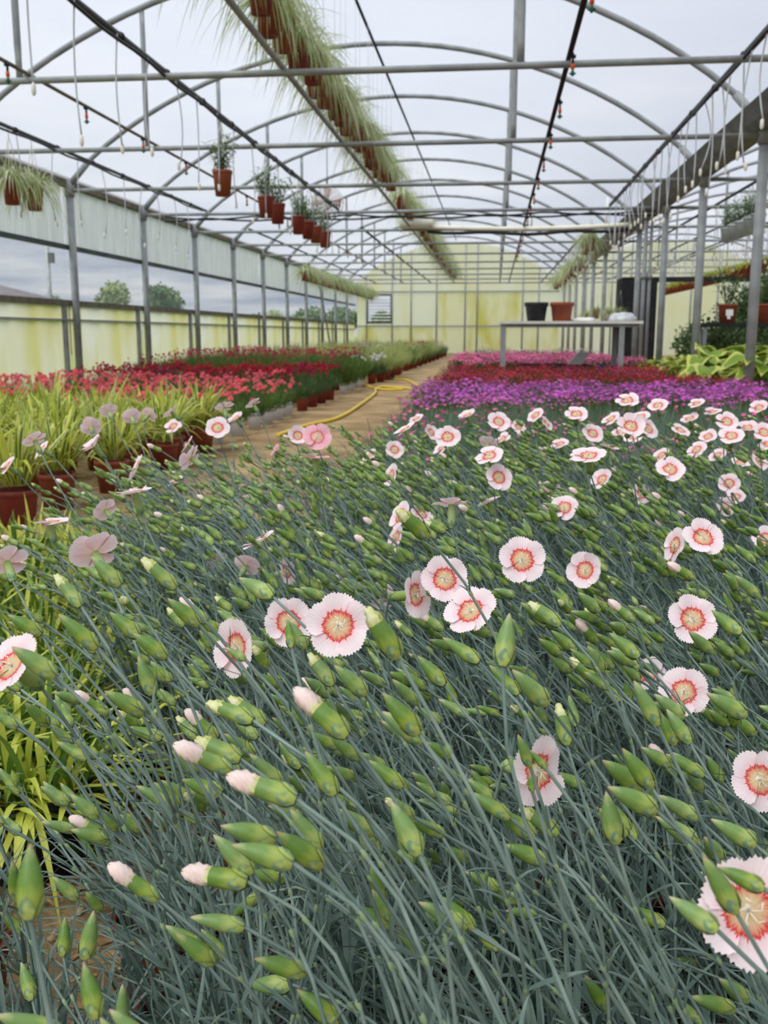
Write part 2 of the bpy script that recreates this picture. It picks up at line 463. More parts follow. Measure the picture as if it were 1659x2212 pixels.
# left side wall: lower panels, clear film, curtain
wl = thing('wall_left', 'side wall of algae stained panels, clear film and grey roll-up curtain', 'wall', kind='structure')
pm = MB()
nz_ = 12; vs = []
for i in range(nz_ + 1):
    yy = S * i / nz_ * .985
    off = .012 * math.sin(i * 2.1)
    vs += [(off, yy, 0.0), (off, yy, ZS - .03)]
pm.add(vs, [(2 * i, 2 * i + 2, 2 * i + 3, 2 * i + 1) for i in range(nz_)])
lower = pm.mesh('lower_panel', ['algae_panel'])
def wavy(z0, z1, amp, name, mat, seed):
    q = MB(); rr = random.Random(seed); ny, nz2 = 26, 6; vs = []
    for i in range(ny + 1):
        for j in range(nz2 + 1):
            yy = S * i / ny * .985
            vs.append((amp * (math.sin(i * 1.7 + seed) * .6 + rr.uniform(-.3, .3)), yy + amp * .5 * math.sin(j + i), z0 + (z1 - z0) * j / nz2))
    q.add(vs, [(i * (nz2 + 1) + j, (i + 1) * (nz2 + 1) + j, (i + 1) * (nz2 + 1) + j + 1, i * (nz2 + 1) + j + 1) for i in range(ny) for j in range(nz2)])
    return q.mesh(name, [mat])
panes = [wavy(ZS + .02, ZU - .02, .012, 'film_pane', 'clear_film', s) for s in (1, 2)]
curts = [wavy(ZU + .02, ZG - .02, .022, 'curtain_panel', 'curtain_film', s) for s in (3, 4)]
for k in range(-2, 14):
    y = PH + k * S
    obj('lower_panel', lower, wl, (XL - .10, y + .02, 0))
    obj('film_pane', panes[k % 2], wl, (XL - .10, y + .02, 0))
    obj('curtain_panel', curts[k % 2], wl, (XL - .10, y + .02, 0))
    q = MB(); q.box((XL - .11, y - .22, 0), (XL - .06, y - .15, ZS)); obj('stud', q.mesh('stud', ['steel'], False), wl)
for nm, z, h, mt in (('sill_rail', ZS, .075, 'rail_brown'), ('upper_rail', ZU, .055, 'steel_dark'), ('mid_rail', ZS - .22, .02, 'steel')):
    q = MB(); q.box((XL - .13, Y0, z - h / 2), (XL - .05, YE, z + h / 2)); obj(nm, q.mesh(nm, [mt], False), wl)
m = MB(); m.tube([(XL + .1, 12.2 * S, 0.02), (XL + .1, 11.3 * S, ZU + .5)], .03, 8); 
single('wind_brace', m, ['steel'], 'slanting galvanised brace pipe against the side wall near the end', 'pipe', kind='structure')

# end wall
wb = thing('wall_back', 'cream translucent end wall with algae streaks and steel mullions', 'wall', (0, YE, 0), kind='structure')
muls = [XL, -4.55, -4.05, -3.4, -2.37, -1.22, -.74, 1.07, 1.7, XR]
WX0, WX1, WZ0, WZ1 = -5.22, -4.17, 1.25, 2.42
def end_panel(x0, x1, z0, z1, name, mt, cut=None, top=None):
    q = MB(); n = 10; vs = []
    for i in range(n + 1):
        xx = x0 + (x1 - x0) * i / n
        vs += [(xx, .05, z0), (xx, .05, top(xx) if top else z1)]
    q.add(vs, [(2 * i, 2 * i + 2, 2 * i + 3, 2 * i + 1) for i in range(n)])
    obj(name, q.mesh(name, [mt]), wb)
E0 = [XL, WX0, WX1, -3.4, -2.37, -1.22, -.74, 1.07, 1.7, XR]
for a, b in zip(E0[:-1], E0[1:]):
    end_panel(a, b, 0, 1.12, 'base_panel', 'green_panel')
    if (a, b) == (WX0, WX1):
        end_panel(a, b, 1.12, WZ0, 'wall_panel', 'cream_panel'); end_panel(a, b, WZ1, 2.5, 'wall_panel', 'cream_panel')
    else: end_panel(a, b, 1.12, 2.5, 'wall_panel', 'green_panel' if a in (-1.22, -2.37, -.74) else 'cream_panel')
    end_panel(a, b, 2.5, 3, 'gable_panel', 'cream_panel', top=lambda x: max(2.52, arch_z(x, XL) + .04))
for x in E0[1:-1]:
    q = MB(); q.tube([(x, 0, 0), (x, 0, arch_z(x, XL))], .032, 8); obj('mullion', q.mesh('mullion', ['steel']), wb)
for z in (1.14, 2.5):
    q = MB(); q.box((XL, -.02, z - .03), (XR, .03, z + .03)); obj('rail', q.mesh('rail', ['steel'], False), wb)
q = MB(); q.box((XL, -.02, 0), (XR, .04, .06)); obj('base_rail', q.mesh('base_rail', ['steel'], False), wb)
wn = thing('wall_back_neighbour', 'pale cream end wall of the bay beyond the valley gutter', 'wall', (0, YE, 0), kind='structure')
_wb = wb; wb = wn
for i in range(8):
    a = XR + SPAN * i / 8; b = XR + SPAN * (i + 1) / 8
    end_panel(a, b, 0, 1.4, 'base_panel', 'cream_panel'); end_panel(a, b, 1.4, 3, 'gable_panel', 'cream_panel', top=lambda x: arch_z(x, XR) + .04)
    q = MB(); q.tube([(b, 0, 0), (b, 0, arch_z(b, XR))], .035, 8); obj('mullion', q.mesh('mullion', ['steel']), wn)
wb = _wb
win = thing('window_1', 'louvred ventilation window in the end wall', 'window', (0, YE, 0), kind='structure')
q = MB()
for a, b, c, d in ((WX0, WX0 + .07, WZ0, WZ1), (WX1 - .07, WX1, WZ0, WZ1), (WX0, WX1, WZ0, WZ0 + .07), (WX0, WX1, WZ1 - .07, WZ1)): q.box((a, -.02, c), (b, .05, d))
obj('window_frame', q.mesh('window_frame', ['steel_dark'], False), win)
q = MB(); q.add([(WX0 + .06, -.05, 0), (WX1 - .06, -.05, 0), (WX1 - .06, .05, .028), (WX0 + .06, .05, .028), (WX0 + .06, -.05, .008), (WX1 - .06, -.05, .008), (WX1 - .06, .05, .036), (WX0 + .06, .05, .036)],
               [(3, 2, 1, 0), (4, 5, 6, 7), (0, 1, 5, 4), (1, 2, 6, 5), (2, 3, 7, 6), (3, 0, 4, 7)])
sl = q.mesh('slat', ['white_plastic'], False)
for i in range(8): obj('slat', sl, win, (0, .0, WZ0 + .11 + i * .125))
# far right wall of neighbouring bay
m = MB(); xx = XR + SPAN
m.add([(xx, Y0, 0), (xx, YE, 0), (xx, YE, ZG), (xx, Y0, ZG)], [(0, 1, 2, 3)])
single('wall_right', m, ['curtain_film'], 'pale film side wall of the neighbouring bay', 'wall', kind='structure')

# ------------------------------------------------------------------ pipes and lines under the roof
def pipe(name, x, z, y0, y1, r, mat, label, cable=None, sag=.0):
    t = thing(name, label, 'pipe')
    q = MB(); q.tube([(x, y0, z), (x, y1, z)], r, 8); obj('pipe', q.mesh('pipe', [mat]), t)
    if cable:
        q = MB(); ps = []; yy = y0
        while yy < y1:
            ps.append((x + cable, yy, z - .035 - .02 * math.sin(yy * 2.3) ** 2)); yy += .3
        q.tube(ps, .012, 5); obj('cable', q.mesh('cable', ['black_plastic']), t)
        i = 0; yy = y0 + .4; tm = MB(); tm.tube([(x, -.012, z), (x, .012, z)], r + .008, 8); tie = tm.mesh('clip', ['black_plastic'])
        while yy < min(y1, 16):
            obj('clip', tie, t, (0, yy, 0)); yy += .9
    return t
XA, XB, XC, XD, XK, XEl, XF = -1.574, -2.468, .475, 1.683, -1.549, -4.57, -3.5
YN5, YN6 = 5 * S + PH, 6 * S + PH
UP = .05
pipe('crop_support_pipe', XA, ZT + UP, -2, YE - 1.5, .022, 'steel', 'long galvanised pipe beside the row of hanging spider plants')
pipe('hanging_pipe', XB, ZT + UP, -2, YN5, .024, 'steel_dark', 'dark pipe with black cables carrying the leafy hanging pots', cable=.03)
pipe('hanging_pipe', XB, ZT + UP, YN6, YE - 2, .022, 'steel_dark', 'dark pipe continuing the hanging pot line towards the end wall')
pipe('drip_pipe', XD, ZT + UP, -2, YN5, .024, 'steel_dark', 'dark pipe hung with thin drip tubes along the valley gutter', cable=-.03)
pipe('drip_pipe', XD, ZT + UP, YN6, YE - 2, .022, 'steel_dark', 'dark pipe carrying small hanging pots above the table end')
pipe('side_pipe', XEl, ZT + UP, -2, YN5, .02, 'steel_dark', 'dark pipe with cable along the eaves above the side beds', cable=.03)
pipe('side_pipe', XEl, ZT + UP, YN6, YE - 2, .02, 'steel_dark', 'dark pipe above the far row of spider plants by the side wall')
pipe('ridge_line', XK, 3.502 + CAMH, -2, YE - 1.5, .018, 'black_plastic', 'black line high under the arches holding the spider plant wires')
def sprinkler_line(x, r, mat, label, y0):
    t = thing('sprinkler_line', label, 'pipe')
    q = MB(); q.tube([(x, -2, ZT + .05), (x, YE - 2, ZT + .05)], r, 8); obj('pipe', q.mesh('pipe', [mat]), t)
    b = MB(); b.tube([(0, 0, .02), (0, 0, -.05)], .009, 6); b.box((-.02, -.01, -.015), (.02, .01, .005)); bm = b.mesh('sprinkler', ['black_plastic'])
    o = MB(); o.lathe([(.009, -.05), (.014, -.055), (.014, -.085), (.006, -.09)], 8); om = o.mesh('nozzle', ['orange_plastic'])
    g = MB(); g.lathe([(.005, -.09), (.012, -.1), (.012, -.125), (.002, -.135)], 8); g.box((-.022, -.006, -.12), (.022, .006, -.11)); gm = g.mesh('deflector', ['green_plastic'])
    y = y0
    while y < 26:
        s_ = obj('sprinkler', bm, t, (x + .02, y, ZT + .03)); obj('nozzle', om, s_); obj('deflector', gm, s_); y += 1.35
sprinkler_line(XC, .02, 'black_plastic', 'black sprinkler line with orange nozzles down the middle of the bay', 4.5)
sprinkler_line(XF, .015, 'rail_brown', 'thin brown sprinkler line with orange nozzles near the side wall', 5.6)

drips = []
for s_ in range(5):
    q = MB(); rr = random.Random(40 + s_); L = (.6, .68, .75, .55, .64)[s_]; bx, by = rr.uniform(-.05, .05), rr.uniform(-.05, .05)
    q.tube([(bx * math.sin(math.pi * t / 6) * 1.4, by * math.sin(math.pi * t / 7), -L * t / 6) for t in range(7)], .0055, 5)
    e = MB(); e.lathe([(.004, -L + .01), (.012, -L), (.013, -L - .04), (.006, -L - .055)], 7)
    drips.append((q.mesh('tube', ['tube_grey']), e.mesh('weight', ['white_plastic'])))
def drip(x, y, z, grp, label):
    a, b = drips[R.randrange(5)]
    t = thing('drip_tube', label, 'drip tube', (x, y, z), R.uniform(0, 6), grp); obj('tube', a, t); obj('weight', b, t)
y = 4.6
while y < 15:
    drip(XB + .02, y, ZT + .04, 'drip tubes on the hanging pot pipe', 'thin grey drip tube dangling from the pipe of the leafy hanging pots'); y += R.uniform(.5, .66)
y = 6.8
while y < 24:
    if not YN5 - .05 < y < YN6 + .05: drip(XD, y, ZT + .05, 'drip tubes on the gutter-side pipe', 'thin grey drip tube dangling from the dark pipe beside the valley gutter')
    y += R.uniform(.24, .4)
y = 8.5
while y < 15:
    drip(XEl, y, ZT + .05, 'drip tubes on the eaves pipe', 'thin grey drip tube dangling from the pipe along the eaves'); y += R.uniform(.5, .8)
y = 9.0
while y < 26:
    drip(XR + R.choice((.75, 1.5, 2.2)), y, ZT + .05, 'drip tubes in the neighbouring bay', 'thin grey drip tube dangling in the bay beyond the valley gutter'); y += R.uniform(.18, .3)
for x in (XR + .75, XR + 1.5, XR + 2.2):
    pipe('drip_pipe', x, ZT + .05, 6, YE - 3, .02, 'steel_dark', {0: 'dark drip pipe in the neighbouring bay next to the valley gutter', 1: 'dark drip pipe second from the valley gutter in the neighbouring bay', 2: 'dark drip pipe third from the valley gutter in the neighbouring bay'}[int(round((x - XR - .75) / .73))])

# cross pipes at the break in the lines
t = thing('watering_pipe', 'cream plastic water pipe with black hose hung across the bay below a tie bar', 'pipe')
q = MB(); ps = [(-1.25 + 3.6 * i / 12, YN6 - .12, ZT + .03 - .05 * math.sin(math.pi * i / 12)) for i in range(13)]
q.tube(ps, .045, 10); obj('pipe', q.mesh('pipe', ['cream_pipe']), t)
q = MB(); q.tube([(p[0], p[1] - .01, p[2] - .075 - .02 * math.sin(i * 1.3)) for i, p in enumerate(ps)], .03, 8); obj('hose', q.mesh('hose', ['black_plastic']), t)
q = MB(); q.lathe([(.09, -.3), (.1, -.28), (.1, .28), (.09, .3)], 12, M=Matrix.Translation((-1.45, YN6 - .14, ZT + .11)) @ Matrix.Rotation(rad(90), 4, 'Y'), close=True); obj('pump', q.mesh('pump', ['white_plastic']), t)
for x in (-1.72, .6, 1.9):
    q = MB(); q.tube([(x, YN6 - .12, ZT - .05), (x + .02, YN6 - .12, ZT + .5)], .022, 6); obj('hanger', q.mesh('hanger', ['white_plastic']), t)
t = thing('cable_bundle', 'black cables sagging along a tie bar across the bay', 'cable')
for dz, ph in ((.045, 0), (.07, 1.7)):
    q = MB(); q.tube([(XL + .4 + SPAN * .93 * i / 40, YN5 - .10, ZT - dz - .05 * abs(math.sin(i * .4 + ph))) for i in range(41)], .015, 5); obj('cable', q.mesh('cable', ['black_plastic']), t)
# fan
fp = at_y(706, 438, YN5 + .6)
t = thing('circulation_fan', 'round white wire-guard fan hung under the roof by the leafy pots', 'fan', fp)
q = MB()
for j in range(7):
    r_ = .05 + .035 * j
    q.tube([(r_ * math.cos(a * math.pi / 12), -.08 + .012 * j * j * .3, r_ * math.sin(a * math.pi / 12)) for a in range(25)], .009, 4)
for a in range(12):
    aa = a * math.pi / 6; q.tube([(.05 * math.cos(aa), -.08, .05 * math.sin(aa)), (.26 * math.cos(aa), .05, .26 * math.sin(aa)), (.26 * math.cos(aa), .14, .26 * math.sin(aa))], .006, 4)
obj('guard', q.mesh('guard', ['fan_white']), t)
q = MB(); q.lathe([(.02, -.06), (.07, -.04), (.07, .2), (.03, .22)], 12, M=Matrix.Rotation(rad(-90), 4, 'X'), close=True); obj('motor', q.mesh('motor', ['fan_white']), t)
bl = MB(); bl.add([(.03, -.02, -.02), (.22, .03, -.07), (.24, -.02, .05), (.04, -.03, .03), (.03, -.01, -.02), (.22, .04, -.07), (.24, -.01, .05), (.04, -.02, .03)], [(0, 1, 2, 3), (7, 6, 5, 4), (0, 4, 5, 1), (1, 5, 6, 2), (2, 6, 7, 3), (3, 7, 4, 0)]); bm = bl.mesh('fan_blade', ['fan_red'])
for a in range(4): obj('fan_blade', bm, t, (0, .02, 0), (0, a * math.pi / 2, 0))
q = MB(); q.tube([(0, .05, .2), (0, .05, arch_z(fp.x, XL) - fp.z + .06)], .008, 5); obj('hanger', q.mesh('hanger', ['steel']), t)

#=====================================================================  OUTSIDE
def leaf_cloud(mb, c, rx, rz, n, size, mi, rr):
    for _ in range(n):
        a, b = rr.uniform(0, 2 * math.pi), math.acos(rr.uniform(-1, 1)); k = rr.uniform(.55, 1.0) * (1 + .18 * math.sin(3 * a + b * 4))
        d = Vector((math.cos(a) * math.sin(b), math.sin(a) * math.sin(b), math.cos(b)))
        p = Vector(c) + Vector((d.x * rx * k, d.y * rx * k, d.z * rz * k))
        u = Vector((rr.uniform(-1, 1), rr.uniform(-1, 1), rr.uniform(-1, 1))).normalized(); v = u.cross(d).normalized() if abs(u.dot(d)) < .98 else Vector((1, 0, 0))
        s_ = size * rr.uniform(.6, 1.4)
        mb.add([p - u * s_, p + v * s_ * .6, p + u * s_, p - v * s_ * .6], [(0, 1, 2, 3)], mi)
def tree(px, py_top, py_base, width, dist, mat, label, name='tree'):
    b = at_y(px, py_base, dist); b.z = -.06
    top = at_y(px, py_top, dist).z
    rx = width / FPX * dist / 2
    t = thing(name, label, 'tree', b)
    rr = random.Random(int(px)); q = MB(); h = top
    for i in range(9):
        a = rr.uniform(0, 6.28); k = rr.uniform(0, .55)
        leaf_cloud(q, (math.cos(a) * rx * k, math.sin(a) * rx * k, h * rr.uniform(.45, .78)), rx * .55, h * .24, 330, max(.12, rx * .06), 0, rr)
    obj('foliage', q.mesh('foliage', [mat]), t, kind='stuff')
    q = MB(); q.tube([(0, 0, 0), (.05, .03, h * .35), (0, 0, h * .7)], [.22 * rx / 2, .16 * rx / 2, .05], 8); obj('trunk', q.mesh('trunk', ['bark']), t)
tree(243, 602, 668, 84, 46, 'tree_leaf_light', 'pale olive-green round tree outside the side film')
tree(352, 610, 668, 98, 44, 'tree_leaf', 'dark green round tree outside the side film')
for px, tp, wd, dd, lb in ((120, 634, 120, 60, 'low green hedge tree beside the slate roof outside'), (545, 672, 60, 70, 'small distant tree outside, low behind the sill rail'), (665, 655, 110, 60, 'dark distant tree row outside near the end of the side wall'), (735, 655, 90, 62, 'dark distant tree outside at the far corner of the side wall'), (825, 668, 46, 70, 'dark tree seen through the louvred window')):
    tree(px, tp, 705, wd, dd, 'tree_leaf', lb)
tree(600, 668, 705, 90, 66, 'tree_leaf_light', 'pale distant tree outside behind the middle of the side wall')
# house roof
hp = at_y(-30, 640, 40); t = thing('house', 'dark slate roofed house outside the side film', 'house', (hp.x, hp.y, -.06))
q = MB(); q.box((-4, -2.5, 0), (2.6, 2.5, 2.3)); obj('wall', q.mesh('wall', ['brick_house'], False), t)
q = MB(); q.add([(-4.3, -2.8, 2.2), (2.9, -2.8, 2.2), (2.9, 2.8, 2.2), (-4.3, 2.8, 2.2), (-3, 0, 3.0), (.4, 0, 3.0)], [(0, 1, 5, 4), (2, 3, 4, 5), (1, 2, 5), (3, 0, 4), (3, 2, 1, 0)]); obj('roof', q.mesh('roof', ['roof_slate'], False), t)
up_ = at_y(108, 640, 34); ut = at_y(106, 530, 34).z
t = thing('utility_pole', 'tall grey utility pole outside the side film', 'pole', (up_.x, up_.y, -.06))
q = MB(); q.tube([(0, 0, 0), (0, 0, ut + .2)], .08, 8); obj('pole', q.mesh('pole', ['steel']), t)
q = MB(); q.box((.05, -.1, ut - .55), (.22, .1, ut - .2)); obj('box', q.mesh('box', ['steel_dark'], False), t)

#=====================================================================  POTS
POTC = {}
def pot_mesh(D, Hh, mat, fill='compost', n=14):
    key = (D, Hh, mat, fill)
    if key not in POTC:
        q = MB(); r = D / 2; b = r * .74
        q.lathe([(b * .55, .006), (b * .6, 0), (b, 0), (r * .93, Hh * .84), (r * .95, Hh * .86), (r, Hh * .87), (r, Hh), (r * .92, Hh), (r * .90, Hh * .86)], n, 0)
        q.lathe([(b * .55, .006), (.0005, .006)], n, 0)
        q.lathe([(r * .905, Hh * .88), (.0005, Hh * .90)], n, 1)
        POTC[key] = q.mesh('pot', [mat, fill])
    return POTC[key]

#=====================================================================  DIANTHUS MESHES
def bez(a, b, c, d, n):
    out = []
    for i in range(n + 1):
        t = i / n; s_ = 1 - t
        out.append(a * s_ ** 3 + b * (3 * s_ * s_ * t) + c * (3 * s_ * t * t) + d * t ** 3)
    return out
FR = .0225
def petal_mesh(seed, mat, cup=.10):
    rr = random.Random(seed); q = MB(); nr, na = 7, 28; vs = []
    teeth = [rr.uniform(-.05, .0) if i % 2 else rr.uniform(.0, .045) for i in range(na + 1)]
    ph = rr.uniform(0, 6)
    for i in range(nr + 1):
        r = .07 + .93 * i / nr
        half = rad(36 + 9 * min(1, max(0, (r - .08) / .5)) - 3 * r)
        for j in range(na + 1):
            u = 2 * j / na - 1; a = half * u
            k = r * (1 - (.09 * u * u + .15 * u ** 6) * r) + (teeth[j] * (r - .85) / .15 if r > .85 else 0)
            z = cup * r * r + .07 * u * r + .035 * math.sin(4.2 * u + ph) * r ** 2 - .16 * max(0, r - .75) ** 1.5 * (1 + .6 * math.sin(3 * u + ph))
            vs.append((FR * k * math.cos(a), FR * k * math.sin(a), FR * z))
    n = na + 1
    q.add(vs, [(i * n + j, (i + 1) * n + j, (i + 1) * n + j + 1, i * n + j + 1) for i in range(nr) for j in range(na)])
    return q.mesh('petal', [mat])
PETALS = {'petal': [petal_mesh(s, 'petal') for s in range(4)] + [petal_mesh(s, 'petal', .28) for s in (8, 9)], 'petal_pink': [petal_mesh(s, 'petal_pink') for s in range(4, 7)]}
def scales(q, r0, L, n=4, mi=1, rr=None, z0=0.0):
    for k in range(n):
        a = 2 * math.pi * k / n + (rr.uniform(-.2, .2) if rr else 0)
        vs = []
        for t, hw, rr_ in ((0, .62, .55), (.35, .72, 1.02), (.7, .45, 1.10), (1.0, .05, 1.12)):
            for u in (-1, 0, 1):
                aa = a + u * hw
                vs.append((math.cos(aa) * r0 * rr_ * (1.0 if u else 1.06), math.sin(aa) * r0 * rr_ * (1.0 if u else 1.06), z0 + L * t))
        q.add(vs, [(i * 3 + j, i * 3 + j + 1, (i + 1) * 3 + j + 1, (i + 1) * 3 + j) for i in range(3) for j in range(2)], mi)
q = MB(); q.lathe([(.0012, -.028), (.0032, -.0265), (.0046, -.020), (.0048, -.010), (.0040, -.003), (.0034, .0003)], 10); q.lathe([(.0034, .0003), (.0002, .0006)], 10, 2)
scales(q, .0044, .009, 4, 1, None, -.0275)
CALYX = q.mesh('flower', ['bud_green', 'bud_scale', 'stamen'])
q = MB()
for k in range(5):
    a = k * 1.257 + .3; q.tube([(0, 0, -.001), (math.cos(a) * .0012, math.sin(a) * .0012, .004), (math.cos(a) * .004, math.sin(a) * .004, .0065), (math.cos(a + .5) * .006, math.sin(a + .5) * .006, .006)], [.0004, .00035, .0003, .0004], 4)
STAMEN = q.mesh('stamens', ['stamen'])
def bud_mesh(kind, seed):
    rr = random.Random(seed); q = MB()
    bulge = rr.uniform(.9, 1.12)
    if kind == 'closed':
        pr = [(.0012, 0), (.0034, .0018), (.0046, .0055), (.0051, .0105), (.0047, .0155), (.0037, .0205), (.0022, .0255), (.0009, .0288), (.0002, .030)]
        q.lathe([(r * (bulge if 0 < i < 6 else 1), z) for i, (r, z) in enumerate(pr)], 10)
    elif kind == 'small':
        pr = [(.001, 0), (.0028, .0015), (.0036, .005), (.0033, .009), (.002, .0125), (.0004, .0155)]
        q.lathe(pr, 8)
    else:
        L = .022 if kind == 'half' else .021
        pr = [(.0012, 0), (.0034, .0018), (.0046, .006), (.0051, .012), (.0047, L - .004), (.0045, L - .001)]
        q.lathe([(r * bulge, z) for r, z in pr], 10)
        for k in range(5):
            a = 2 * math.pi * k / 5; vs = []
            for t, hw in ((0, .66), (.5, .42), (1, .03)):
                rad_ = .0046 * bulge * (1 - .12 * t)
                for u in (-1, 1): vs.append((math.cos(a + u * hw) * rad_, math.sin(a + u * hw) * rad_, L - .001 + .0045 * t))
            q.add(vs, [(0, 1, 3, 2), (2, 3, 5, 4)], 2)
    scales(q, .0048 * bulge if kind != 'small' else .0030, .0095 if kind != 'small' else .005, 4, 1, rr)
    return q.mesh('bud', ['bud_green', 'bud_scale', 'bud_tip'])
def bud_tip(kind, seed):
    q = MB(); n = 14; L0 = .019
    Ln = .030 if kind == 'half' else .036
    pr = [(0, .0038), (.25, .0048 if kind == 'open' else .0041), (.5, .0050 if kind == 'open' else .0037), (.75, .0041 if kind == 'open' else .0025), (.93, .0022), (1, .0006)]
    vs = []
    for t, r in pr:
        for k in range(n):
            a = 2 * math.pi * k / n + t * 1.6
            rr_ = r * (1 + 0.2 * math.sin(a * 5 - t * 3 + seed))
            vs.append((rr_ * math.cos(a), rr_ * math.sin(a), L0 + (Ln - L0) * t + .0008 * math.sin(a * 3 + seed) * t))
    q.add(vs, [(i * n + k, i * n + (k + 1) % n, (i + 1) * n + (k + 1) % n, (i + 1) * n + k) for i in range(len(pr) - 1) for k in range(n)])
    return q.mesh('petal_tip', ['bud_petal' if kind == 'open' else 'bud_tip'])
BUDS = {k: [bud_mesh(k, s) for s in range(3)] for k in ('closed', 'small', 'half', 'open')}
TIPS = {k: [bud_tip(k, s) for s in range(2)] for k in ('half', 'open')}
def add_bud(parent, M, kind, rr):
    loc, rot, scl = M.decompose()
    b = obj('bud', BUDS[kind][rr.randrange(3)], parent, loc, rot, scl.x)
    if kind in TIPS: obj('petal_tip', TIPS[kind][rr.randrange(2)], b)
    return b
def add_flower(parent, pos, nrm, scale=1.0, pal='petal', rr=R, cupped=False):
    f = obj('flower', CALYX, parent, pos, aim(nrm), scale)
    if pal == 'petal_pink': f['label'] = 'deeper pink flower'
    P = PETALS[pal]; a0 = rr.uniform(0, 6.28)
    for k in range(5):
        me = P[rr.randrange(4, 6)] if (cupped and pal == 'petal') else P[rr.randrange(min(4, len(P)))]
        obj('petal', me, f, (0, 0, .0002 * k), (rr.uniform(-.11, .11), rr.uniform(-.2, .1), a0 + k * 2 * math.pi / 5 + rr.uniform(-.07, .07)))
    obj('stamens', STAMEN, f)
    return f

# narrow leaf, base at origin, along +X, curling
def leaf_mesh(seed):
    rr = random.Random(seed); q = MB(); n = 5; L = .05; ps = []; cu = rr.uniform(-.2, .45)
    tw = rr.uniform(-.5, .5)
    for i in range(n + 1):
        t = i / n; ps.append(Vector((L * t * (1 - .15 * t), .12 * L * tw * t * t, L * (.55 * t - cu * t * t))))
    ws = [.0014, .0019, .0019, .0016, .0010, .0001]
    q.ribbon(ps, ws, lambda i: Vector((0, math.cos(tw * i / n), math.sin(tw * i / n))), 0, .5)
    return q
LEAFQ = [leaf_mesh(s) for s in range(6)]
LEAFM = [q.mesh('leaf', ['dianthus_leaf']) for q in LEAFQ]

def stem_geom(path, rr, r0=.0017, r1=.0011, leaves=True, nodes=None):
    """-> (stem MB, [leaf matrices with shape index])"""
    q = MB(); L = len(path) - 1
    q.tube(path, [r0 + (r1 - r0) * i / L for i in range(L + 1)], 6, 0, cap=False)
    lv = []
    for t in (nodes or (.18, .34, .5, .66, .82)):
        x = t * L; i = min(int(x), L - 1); p = path[i].lerp(path[i + 1], x - i); d = (path[i + 1] - path[i]).normalized()
        rn = r0 + (r1 - r0) * t
        q.tube([p - d * .003, p - d * .0008, p + d * .0012, p + d * .003], [rn * .95, rn * 1.4, rn * 1.3, rn * .95], 6, 1, cap=False)
        if leaves:
            spin = rr.uniform(0, 6.28); Q = aim(d)
            for k in range(2):
                sc_ = (1.75 - 1.5 * t) * rr.uniform(.7, 1.3)
                M = Matrix.Translation(p) @ Q.to_matrix().to_4x4() @ Matrix.Rotation(spin + k * math.pi, 4, 'Z') @ Matrix.Rotation(-rr.uniform(.15, .6), 4, 'Y') @ Matrix.Scale(max(.3, sc_), 4)
                lv.append((rr.randrange(6), M))
    return q, lv
def merge_leaves(q, lv, mi=2):
    for k, M in lv:
        s_ = LEAFQ[k]; q.add([M @ Vector(v) for v in s_.v], s_.f, mi)
STEM_MATS = ['dianthus_stem', 'dianthus_node', 'dianthus_leaf']

# template plants
def template(seed):
    rr = random.Random(seed); stems = []
    for i in range(17):
        a, k = rr.uniform(0, 6.28), .055 * math.sqrt(rr.random())
        b = Vector((math.cos(a) * k, math.sin(a) * k, .125))
        top = b + Vector((-rr.uniform(.06, .21) + .3 * b.x, rr.uniform(-.10, .07), rr.uniform(.26, .45)))
        dirn = Vector((-rr.uniform(.6, 1.15), rr.uniform(-.35, .35), rr.uniform(.45, .8))).normalized()
        path = bez(b, b + Vector((b.x * .5, b.y * .5, .16)), top - dirn * .13, top, 9)
        q, lv = stem_geom(path, rr)
        buds = []
        u = rr.random(); mk = 'half' if u < .10 else ('open' if u < .14 else 'closed')
        buds.append((mk, Matrix.Translation(top) @ aim(dirn).to_matrix().to_4x4() @ Matrix.Scale(rr.uniform(.85, 1.12), 4)))
        for j in range(rr.choice((0, 1, 1, 2, 2))):
            t = rr.uniform(.80, .95); x = t * 9; ii = min(int(x), 8); p = path[ii].lerp(path[ii + 1], x - ii)
            d2 = (dirn + Vector((rr.uniform(-.5, .5), rr.uniform(-.6, .6), rr.uniform(-.15, .5)))).normalized()
            e = p + (dirn * .55 + d2 * .45).normalized() * rr.uniform(.02, .05)
            q.tube([p, p.lerp(e, .5) + d2 * .002, e], [.0010, .0009, .0011], 5, 0, cap=False)
            buds.append((rr.choice(('closed', 'closed', 'closed', 'small', 'half' if rr.random() < .3 else 'closed')), Matrix.Translation(e) @ aim(d2).to_matrix().to_4x4() @ Matrix.Scale(rr.uniform(.75, 1.05), 4)))
        full = MB(); full.v, full.f, full.m = list(q.v), list(q.f), list(q.m); merge_leaves(full, lv)
        stems.append(dict(bare=q.mesh('stem', STEM_MATS), full=full, fullm=full.mesh('stem', STEM_MATS), leaves=lv, buds=buds, top=top))
    fol = MB()
    for i in range(150):
        a, k = rr.uniform(0, 6.28), .07 * math.sqrt(rr.random())
        fol.blade((math.cos(a) * k, math.sin(a) * k, .118), rr.gauss(math.pi if rr.random() < .4 else a, .7), rad(rr.uniform(35, 85)), rr.uniform(.10, .26), .0044, rr.uniform(.05, .5), 0, 4, .4)
    joined = MB()
    for s_ in stems: joined.add(s_['full'].v, s_['full'].f); joined.m[-len(s_['full'].m):] = s_['full'].m
    return dict(stems=stems, fol=fol.mesh('basal_leaves', ['dianthus_leaf']), joined=joined.mesh('stems', STEM_MATS))
TPL = [template(100 + i) for i in range(8)]

